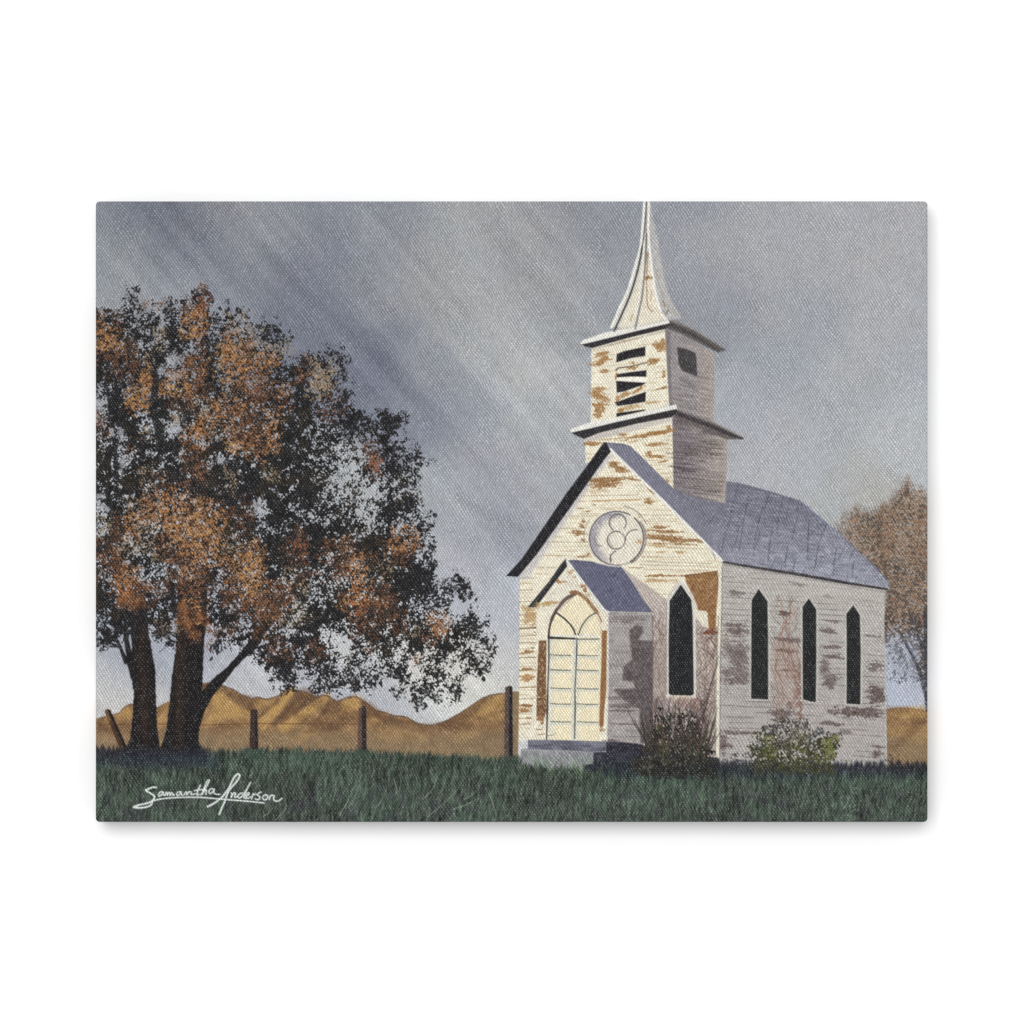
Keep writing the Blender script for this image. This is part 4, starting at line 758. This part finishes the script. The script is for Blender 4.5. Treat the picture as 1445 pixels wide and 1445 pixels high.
bush([(896, 1095), (893, 1075), (905, 1058), (918, 1035), (922, 1010), (932, 1000), (945, 1012), (955, 1002), (968, 1000), (985, 1005), (990, 1030), (1002, 1055), (1012, 1072), (1012, 1098)], BU, ((36, 36, 36), (58, 54, 46)), lambda x, y: .42 + .45 * sm(1005, 1050, y), 401)
for (x, y, r, n, c) in [(936, 1052, 9, 26, (98, 112, 58)), (930, 1030, 6, 16, (80, 92, 48)), (940, 1070, 12, 22, (84, 92, 60)), (912, 1078, 12, 20, (104, 108, 92)), (965, 1045, 20, 26, (70, 78, 50)), (985, 1065, 16, 24, (76, 82, 56)), (960, 1075, 24, 30, (58, 66, 50)), (950, 1060, 30, 30, (128, 120, 104)), (980, 1035, 14, 20, (60, 56, 48))]:
    for i in range(n):
        q = r * math.sqrt(rng.rand()); t_ = rng.rand() * 6.28; xx, yy = x + q * math.cos(t_), y + q * math.sin(t_); an = rng.normal(-1.4, .5); l = rng.uniform(1.5, 4)
        line([(xx, yy), (xx + math.cos(an) * l, yy + math.sin(an) * l)], 1.5, c, BU, a=.75)
for a, b in [((950, 1030), (955, 1008)), ((952, 1040), (948, 1022)), ((968, 1022), (975, 1006)), ((986, 1015), (990, 1002)), ((936, 1025), (930, 1012)), ((948, 1040), (950, 1028)), ((936, 1005), (942, 1018))]:
    line([a, b], [2.2, 1.6], (196, 184, 180), a=.8)
for i in range(60):
    bx = rng.uniform(910, 1000); an = -1.57 + (bx - 955) / 110 + rng.uniform(-.25, .25); l = rng.uniform(22, 62); y_ = rng.uniform(1045, 1070)
    line([(bx, y_), (bx + math.cos(an) * l * .5 + rng.uniform(-2, 2), y_ + math.sin(an) * l * .5), (bx + math.cos(an) * l, y_ + math.sin(an) * l)], [2.4, 1.8, .9], [(50, 46, 42), (66, 64, 48), (78, 62, 54)][i % 3], BU, a=.75, rough=.25, seed=i)
for a, b in [((962, 1050), (980, 990)), ((970, 1050), (1000, 975)), ((965, 1055), (958, 992)), ((950, 1055), (935, 1000)), ((944, 1050), (925, 1005)), ((980, 1040), (1008, 960)), ((975, 1055), (990, 1000)), ((990, 1030), (1014, 925)), ((930, 1060), (915, 1035)), ((1000, 975), (1013, 935))]:
    m_ = ((a[0] + b[0]) / 2 + rng.uniform(-3, 3), (a[1] + b[1]) / 2); line([a, m_, b], [2.2, 1.6, 1], (66, 50, 46), BU, a=.75, rough=.3)
bush([(1066, 1092), (1058, 1070), (1056, 1050), (1070, 1028), (1088, 1020), (1100, 1018), (1118, 1012), (1132, 1016), (1146, 1030), (1158, 1034), (1172, 1036), (1186, 1034), (1184, 1056), (1176, 1075), (1178, 1092)], BU2, ((84, 84, 50), (58, 60, 46)), lambda x, y: .33 + .4 * sm(1030, 1060, y), 411)
for (x, y, r, n, c) in [(1088, 1032, 10, 40, (62, 62, 66)), (1110, 1028, 14, 60, (60, 60, 62)), (1135, 1022, 10, 34, (64, 58, 56)), (1157, 1032, 6, 24, (60, 62, 66)), (1110, 1034, 14, 50, (184, 180, 178)), (1125, 1024, 12, 26, (178, 172, 170)), (1085, 1045, 9, 40, (98, 98, 46)), (1088, 1062, 10, 40, (96, 98, 44)),
                        (1128, 1045, 16, 70, (90, 92, 48)), (1125, 1070, 20, 60, (88, 88, 50)), (1168, 1050, 10, 60, (108, 112, 56)), (1172, 1062, 9, 50, (112, 116, 58)), (1180, 1042, 5, 20, (110, 114, 52)), (1160, 1070, 12, 34, (104, 108, 52)), (1072, 1050, 8, 24, (72, 76, 62)), (1145, 1046, 10, 30, (60, 64, 60)), (1105, 1052, 10, 26, (76, 70, 66))]:
    for i in range(n):
        q = r * math.sqrt(rng.rand()); t_ = rng.rand() * 6.28
        ell(x + q * math.cos(t_), y + q * math.sin(t_), rng.uniform(.9, 2), rng.uniform(.7, 1.3), rng.rand() * 3, np.array(c) + rng.uniform(-14, 14), .8, BU2)
for i in range(14): vine(rng.uniform(1090, 1140), 1050, rng.uniform(-2.2, -.9), 8, (70, 56, 50), 1.1, .6, .6)
for i in range(40): ell(rng.uniform(1018, 1060), rng.uniform(1062, 1080), rng.uniform(1, 2.4), rng.uniform(.7, 1.5), rng.rand() * 3, (56, 56, 64), .7, GRA)
for i in range(26): ell(rng.uniform(1232, 1270), rng.uniform(1062, 1082), rng.uniform(1, 2), rng.uniform(.7, 1.4), rng.rand() * 3, (54, 54, 58), .7, GRA)

# ---------------------------------------------------------------- signature
SIG = motif(60, "signature", None, "white handwritten signature with a long underline")
def pen(pts, w=2.0):
    q = smooth([(180 + x / 6.02, 1080 + y / 6.02) for x, y in pts], 5)
    line(q, w, (224, 232, 228), SIG, a=.97, soft=.55)
pen([(243, 188), (215, 186), (172, 203), (155, 211), (172, 224), (212, 248), (228, 268), (222, 288), (200, 308), (165, 322), (100, 336), (52, 355), (95, 361), (150, 356), (195, 340), (208, 318)], 2.5)
pen([(205, 306), (260, 290), (330, 280), (430, 273), (520, 271), (620, 272), (740, 282), (860, 292), (1000, 303), (1080, 311), (1160, 320)], 2.0)
pen([(300, 226), (284, 224), (266, 244), (270, 263), (288, 252), (303, 228), (303, 250), (312, 256)], 1.9)
pen([(318, 252), (328, 230), (337, 232), (336, 256), (350, 233), (360, 234), (360, 256), (374, 234), (384, 238), (385, 256), (398, 250)], 1.8)
pen([(452, 226), (432, 226), (416, 243), (424, 257), (446, 243), (456, 226), (456, 248), (470, 253)], 1.8)
pen([(480, 251), (494, 226), (504, 234), (500, 251), (522, 226), (540, 226), (540, 246), (556, 247), (576, 240)], 1.8)
pen([(618, 168), (604, 200), (592, 232), (592, 252), (606, 246)], 1.9); pen([(568, 216), (600, 208), (636, 206)], 1.7)
pen([(622, 250), (640, 226), (672, 176), (694, 134), (688, 124), (672, 144), (652, 190), (634, 244), (652, 218), (668, 208), (668, 230), (666, 246)], 2.0)
pen([(728, 200), (706, 200), (690, 222), (700, 240), (722, 226), (738, 202), (732, 224), (738, 240), (760, 246), (786, 246)], 1.9)
pen([(680, 350), (725, 328), (775, 294), (820, 250), (862, 190), (888, 135), (912, 94), (936, 74), (952, 82), (944, 112), (916, 150), (880, 190), (852, 232), (832, 290), (806, 352), (778, 416)], 2.5)
pen([(882, 236), (888, 244), (880, 272), (896, 244), (912, 232), (918, 242), (910, 264), (918, 272), (934, 264)], 2.0)
pen([(980, 236), (958, 238), (940, 256), (944, 276), (966, 270), (992, 236), (1020, 190), (1044, 146), (1018, 196), (996, 244), (988, 272), (1000, 278)], 2.0)
pen([(1004, 264), (1026, 252), (1034, 238), (1022, 234), (1008, 252), (1010, 278), (1030, 278), (1048, 266)], 1.9)
pen([(1052, 286), (1060, 262), (1068, 240), (1072, 250), (1090, 244)], 1.8)
pen([(1134, 226), (1112, 238), (1102, 252), (1122, 264), (1122, 282), (1104, 292), (1084, 284)], 1.9)
pen([(1178, 250), (1158, 256), (1148, 276), (1158, 292), (1180, 288), (1192, 268), (1184, 252), (1172, 256)], 1.9)
pen([(1204, 290), (1212, 262), (1232, 254), (1246, 262), (1240, 284), (1252, 301), (1282, 302), (1312, 280)], 2.0)
lum = (INK @ C(.3, .59, .11))[..., None]; INK = np.clip(lum + (INK - lum) * .9, 0, 255)
# ================================================================ end of the picture

# ---------------------------------------------------------------- materials
def nodes_of(name):
    m = bpy.data.materials.new(name); m.use_nodes = True
    return m, m.node_tree, m.node_tree.nodes["Principled BSDF"]
def mth(nt, op, a, b=None, c=None):
    n = nt.nodes.new("ShaderNodeMath"); n.operation = op
    for i, v in enumerate((a, b, c)):
        if v is None: continue
        if isinstance(v, (int, float)): n.inputs[i].default_value = v
        else: nt.links.new(v, n.inputs[i])
    return n.outputs[0]

INK_GAIN = 0.86
def canvas_material():
    m, nt, bs = nodes_of("printed_canvas")
    L = nt.links.new
    tc = nt.nodes.new("ShaderNodeTexCoord")
    sep = nt.nodes.new("ShaderNodeSeparateXYZ"); L(tc.outputs["Object"], sep.inputs[0])
    def nz(scale, detail=1.0):
        n = nt.nodes.new("ShaderNodeTexNoise"); n.inputs["Scale"].default_value = scale; n.inputs["Detail"].default_value = detail
        L(tc.outputs["Object"], n.inputs["Vector"]); return n.outputs["Fac"]
    warp = mth(nt, 'MULTIPLY', mth(nt, 'SUBTRACT', nz(26), .5), 5.0)
    warp2 = mth(nt, 'MULTIPLY', mth(nt, 'SUBTRACT', nz(19.3), .5), 5.0)
    jit = mth(nt, 'MULTIPLY', mth(nt, 'SUBTRACT', nz(300), .5), 1.3)
    u = mth(nt, 'ADD', mth(nt, 'DIVIDE', sep.outputs[0], PX * 4.1), mth(nt, 'ADD', warp, jit))
    v = mth(nt, 'ADD', mth(nt, 'DIVIDE', mth(nt, 'SUBTRACT', sep.outputs[2], sep.outputs[1]), PX * 3.14 * 2), mth(nt, 'ADD', mth(nt, 'MULTIPLY', warp2, .35), mth(nt, 'MULTIPLY', jit, -.4)))
    tau = 2 * math.pi
    c1 = mth(nt, 'COSINE', mth(nt, 'MULTIPLY', mth(nt, 'ADD', u, v), tau))
    c2 = mth(nt, 'COSINE', mth(nt, 'MULTIPLY', mth(nt, 'SUBTRACT', u, v), tau))
    crest = mth(nt, 'ADD', mth(nt, 'ADD', mth(nt, 'MULTIPLY', c1, .30), mth(nt, 'MULTIPLY', c2, .20)), .5)
    # every crossing of two threads has its own height
    cell = nt.nodes.new("ShaderNodeCombineXYZ")
    L(mth(nt, 'ROUND', mth(nt, 'ADD', u, v)), cell.inputs[0]); L(mth(nt, 'ROUND', mth(nt, 'SUBTRACT', u, v)), cell.inputs[1])
    wn = nt.nodes.new("ShaderNodeTexWhiteNoise"); wn.noise_dimensions = '2D'; L(cell.outputs[0], wn.inputs["Vector"])
    rnd = wn.outputs["Value"]
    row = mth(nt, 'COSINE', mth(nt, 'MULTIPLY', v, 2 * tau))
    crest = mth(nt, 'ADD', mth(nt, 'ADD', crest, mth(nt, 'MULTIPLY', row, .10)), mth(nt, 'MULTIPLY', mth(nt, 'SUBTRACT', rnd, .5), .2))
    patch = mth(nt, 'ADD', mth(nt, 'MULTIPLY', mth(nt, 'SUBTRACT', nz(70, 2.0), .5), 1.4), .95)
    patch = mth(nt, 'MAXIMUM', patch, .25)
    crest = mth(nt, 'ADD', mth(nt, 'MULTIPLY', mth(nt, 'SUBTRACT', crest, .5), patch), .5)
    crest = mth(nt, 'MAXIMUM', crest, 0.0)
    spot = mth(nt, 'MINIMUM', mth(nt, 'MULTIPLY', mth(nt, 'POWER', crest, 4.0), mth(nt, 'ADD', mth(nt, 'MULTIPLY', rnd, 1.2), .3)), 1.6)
    at = nt.nodes.new("ShaderNodeAttribute"); at.attribute_name = "ink"
    # weave relief painted into the ink colour: shade in valleys, pale glints on thread crowns
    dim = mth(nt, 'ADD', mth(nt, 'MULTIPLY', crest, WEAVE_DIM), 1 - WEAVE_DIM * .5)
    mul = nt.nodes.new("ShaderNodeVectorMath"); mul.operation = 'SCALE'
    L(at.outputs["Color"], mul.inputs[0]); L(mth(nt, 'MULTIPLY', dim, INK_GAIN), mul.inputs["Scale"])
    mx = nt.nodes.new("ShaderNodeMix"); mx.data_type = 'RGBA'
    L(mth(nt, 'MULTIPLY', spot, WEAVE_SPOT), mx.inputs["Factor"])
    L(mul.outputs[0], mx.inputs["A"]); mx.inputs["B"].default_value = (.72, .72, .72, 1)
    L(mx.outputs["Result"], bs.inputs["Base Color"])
    bs.inputs["Roughness"].default_value = .62
    bs.inputs["Specular IOR Level"].default_value = .06
    bp = nt.nodes.new("ShaderNodeBump"); bp.inputs["Strength"].default_value = BUMP_S; bp.inputs["Distance"].default_value = PX * .8
    L(crest, bp.inputs["Height"]); L(bp.outputs[0], bs.inputs["Normal"])
    return m
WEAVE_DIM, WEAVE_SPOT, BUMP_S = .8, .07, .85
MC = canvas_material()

def wall_material():
    m, nt, bs = nodes_of("white_wall")
    bs.inputs["Base Color"].default_value = (.93, .93, .93, 1); bs.inputs["Roughness"].default_value = .9
    bs.inputs["Specular IOR Level"].default_value = .1
    n = nt.nodes.new("ShaderNodeTexNoise"); n.inputs["Scale"].default_value = 140; n.inputs["Detail"].default_value = 3
    b = nt.nodes.new("ShaderNodeBump"); b.inputs["Strength"].default_value = .03; b.inputs["Distance"].default_value = .0005
    nt.links.new(n.outputs["Fac"], b.inputs["Height"]); nt.links.new(b.outputs[0], bs.inputs["Normal"])
    return m

# ---------------------------------------------------------------- the wall
def mesh_obj(name, verts, faces, mat, parent=None, smooth_=False):
    me = bpy.data.meshes.new(name); me.from_pydata(verts, [], faces); me.update()
    me.materials.append(mat)
    o = bpy.data.objects.new(name, me); SC.collection.objects.link(o); o.parent = parent
    if smooth_: me.polygons.foreach_set("use_smooth", [True] * len(me.polygons))
    return o
wy = DEPTH + .0012
wall = mesh_obj("wall", [(-4, wy, -4), (4, wy, -4), (4, wy, 4), (-4, wy, 4), (-4, wy + .1, -4), (4, wy + .1, -4), (4, wy + .1, 4), (-4, wy + .1, 4)],
                [(0, 1, 2, 3), (5, 4, 7, 6), (0, 4, 5, 1), (1, 5, 6, 2), (2, 6, 7, 3), (3, 7, 4, 0)], wall_material())
wall["kind"] = "structure"

# ---------------------------------------------------------------- the canvas print
root = bpy.data.objects.new("canvas_print", None); SC.collection.objects.link(root)
root.empty_display_size = .1
root["label"] = "frameless wrapped canvas print of an old white country church, an autumn tree and golden hills"
root["category"] = "canvas print"

# front surface: one point per photograph pixel, rolled over at the stretcher edge
e = np.minimum(np.minimum(XX - X0, X1 - XX), np.minimum(YY - Y0, Y1 - YY))
R = 2.6
back = np.where(e < R, R - np.sqrt(np.maximum(R * R - (R - e) ** 2, 0)), 0)
gx_, gy_ = XX.copy(), YY.copy()
Rc = 5.5
for sx_, sy_, cx_, cy_ in [(-1, -1, X0 + Rc, Y0 + Rc), (1, -1, X1 - Rc, Y0 + Rc), (-1, 1, X0 + Rc, Y1 - Rc), (1, 1, X1 - Rc, Y1 - Rc)]:
    U = (XX - cx_) * sx_ / Rc; V = (YY - cy_) * sy_ / Rc
    k = (U > 0) & (V > 0)
    gx_[k] = (cx_ + sx_ * Rc * U * np.sqrt(1 - V * V / 2))[k]; gy_[k] = (cy_ + sy_ * Rc * V * np.sqrt(1 - U * U / 2))[k]
P = np.stack([(gx_ - CX) * PX, back * PX, (CY - gy_) * PX], -1).reshape(-1, 3).astype(np.float32)
lin = INK / 255.0
lin = np.where(lin <= .04045, lin / 12.92, ((lin + .055) / 1.055) ** 2.4)
RGBA = np.ones((H * W, 4), np.float32); RGBA[:, :3] = lin.reshape(-1, 3)

def sheet(name, quads, pts, rgba, parent):
    """one mesh from a subset of quads of a shared grid of points"""
    used = np.unique(quads); new = np.full(len(pts), -1, np.int32); new[used] = np.arange(len(used), dtype=np.int32)
    q = new[quads].astype(np.int32); nf = len(q)
    me = bpy.data.meshes.new(name)
    me.vertices.add(len(used)); me.vertices.foreach_set("co", pts[used].ravel())
    me.loops.add(nf * 4); me.loops.foreach_set("vertex_index", q.ravel())
    me.polygons.add(nf); me.polygons.foreach_set("loop_start", np.arange(0, nf * 4, 4, dtype=np.int32))
    me.polygons.foreach_set("use_smooth", np.ones(nf, bool))
    me.update(calc_edges=True)
    ca = me.color_attributes.new("ink", 'FLOAT_COLOR', 'POINT'); ca.data.foreach_set("color", rgba[used].ravel())
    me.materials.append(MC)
    o = bpy.data.objects.new(name, me); SC.collection.objects.link(o); o.parent = parent
    return o
idx = np.arange(H * W, dtype=np.int32).reshape(H, W)
Q = np.stack([idx[:-1, :-1], idx[1:, :-1], idx[1:, 1:], idx[:-1, 1:]], -1).reshape(-1, 4)
lab = MOT[:-1, :-1].ravel()
made = {}
for num in sorted(NAMES, key=lambda n: (NAMES[n][1] is not None, n)):
    name, par, lb = NAMES[num]
    q = Q[lab == num]
    if len(q) == 0: continue
    o = sheet(name, q, P, RGBA, root if par is None else made[par])
    if lb: o["label"] = lb
    made[num] = o

# wrapped sides and back: the print turns the corner and runs back mirrored to the wall
loop = [(0, i) for i in range(W - 1)] + [(j, W - 1) for j in range(H - 1)] + [(H - 1, i) for i in range(W - 1, 0, -1)] + [(j, 0) for j in range(H - 1, 0, -1)]
loop = np.array(loop); n = len(loop); steps = 16
rows_p, rows_c = [], []
inward = np.zeros((n, 2), int)
inward[loop[:, 0] == 0, 0] = 1; inward[loop[:, 0] == H - 1, 0] = -1; inward[loop[:, 1] == 0, 1] = 1; inward[loop[:, 1] == W - 1, 1] = -1
lin3 = lin.reshape(H, W, 3)
for s in range(steps + 1):
    yv = R * PX + (DEPTH - R * PX) * s / steps
    base = P.reshape(H, W, 3)[loop[:, 0], loop[:, 1]].copy(); base[:, 1] = yv
    rows_p.append(base)
    d = int(round((yv / PX)))
    jj = np.clip(loop[:, 0] + inward[:, 0] * d, 0, H - 1); ii = np.clip(loop[:, 1] + inward[:, 1] * d, 0, W - 1)
    c = np.ones((n, 4), np.float32); c[:, :3] = lin3[jj, ii]; rows_c.append(c)
SP = np.concatenate(rows_p + [np.array([[0, DEPTH, 0]], np.float32)]).astype(np.float32); SCOL = np.concatenate(rows_c + [np.ones((1, 4), np.float32)])
a = np.arange(n); b = (a + 1) % n
SQ = np.concatenate([np.stack([s * n + a, s * n + b, (s + 1) * n + b, (s + 1) * n + a], -1) for s in range(steps)])
side = sheet("canvas_side", SQ, SP, SCOL, root)
side["label"] = "wrapped canvas side carrying the picture round the edge"
# stretcher bars behind the cloth
def nbox(x0, x1, y0, y1, z0, z1): 
    v = [(x, y, z) for x in (x0, x1) for y in (y0, y1) for z in (z0, z1)]
    f = [(0, 1, 3, 2), (4, 6, 7, 5), (0, 4, 5, 1), (2, 3, 7, 6), (0, 2, 6, 4), (1, 5, 7, 3)]
    return v, f
wood, wnt, wb = nodes_of("pine_stretcher"); wb.inputs["Base Color"].default_value = (.55, .4, .24, 1)
wn = wnt.nodes.new("ShaderNodeTexWave"); wn.inputs["Scale"].default_value = 30; wn.inputs["Distortion"].default_value = 4
wr = wnt.nodes.new("ShaderNodeValToRGB"); wr.color_ramp.elements[0].color = (.5, .35, .2, 1); wr.color_ramp.elements[1].color = (.62, .46, .29, 1)
wnt.links.new(wn.outputs["Fac"], wr.inputs[0]); wnt.links.new(wr.outputs[0], wb.inputs["Base Color"])
hx, hz, t_ = (X1 - X0) / 2 * PX - .004, (Y1 - Y0) / 2 * PX - .004, .038
for (x0, x1, z0, z1) in [(-hx, hx, hz - t_, hz), (-hx, hx, -hz, -hz + t_), (-hx, -hx + t_, -hz + t_ + .0005, hz - t_ - .0005), (hx - t_, hx, -hz + t_ + .0005, hz - t_ - .0005)]:
    v, f = nbox(x0, x1, .005, DEPTH - .001, z0, z1)
    mesh_obj("stretcher_bar", v, f, wood, root)
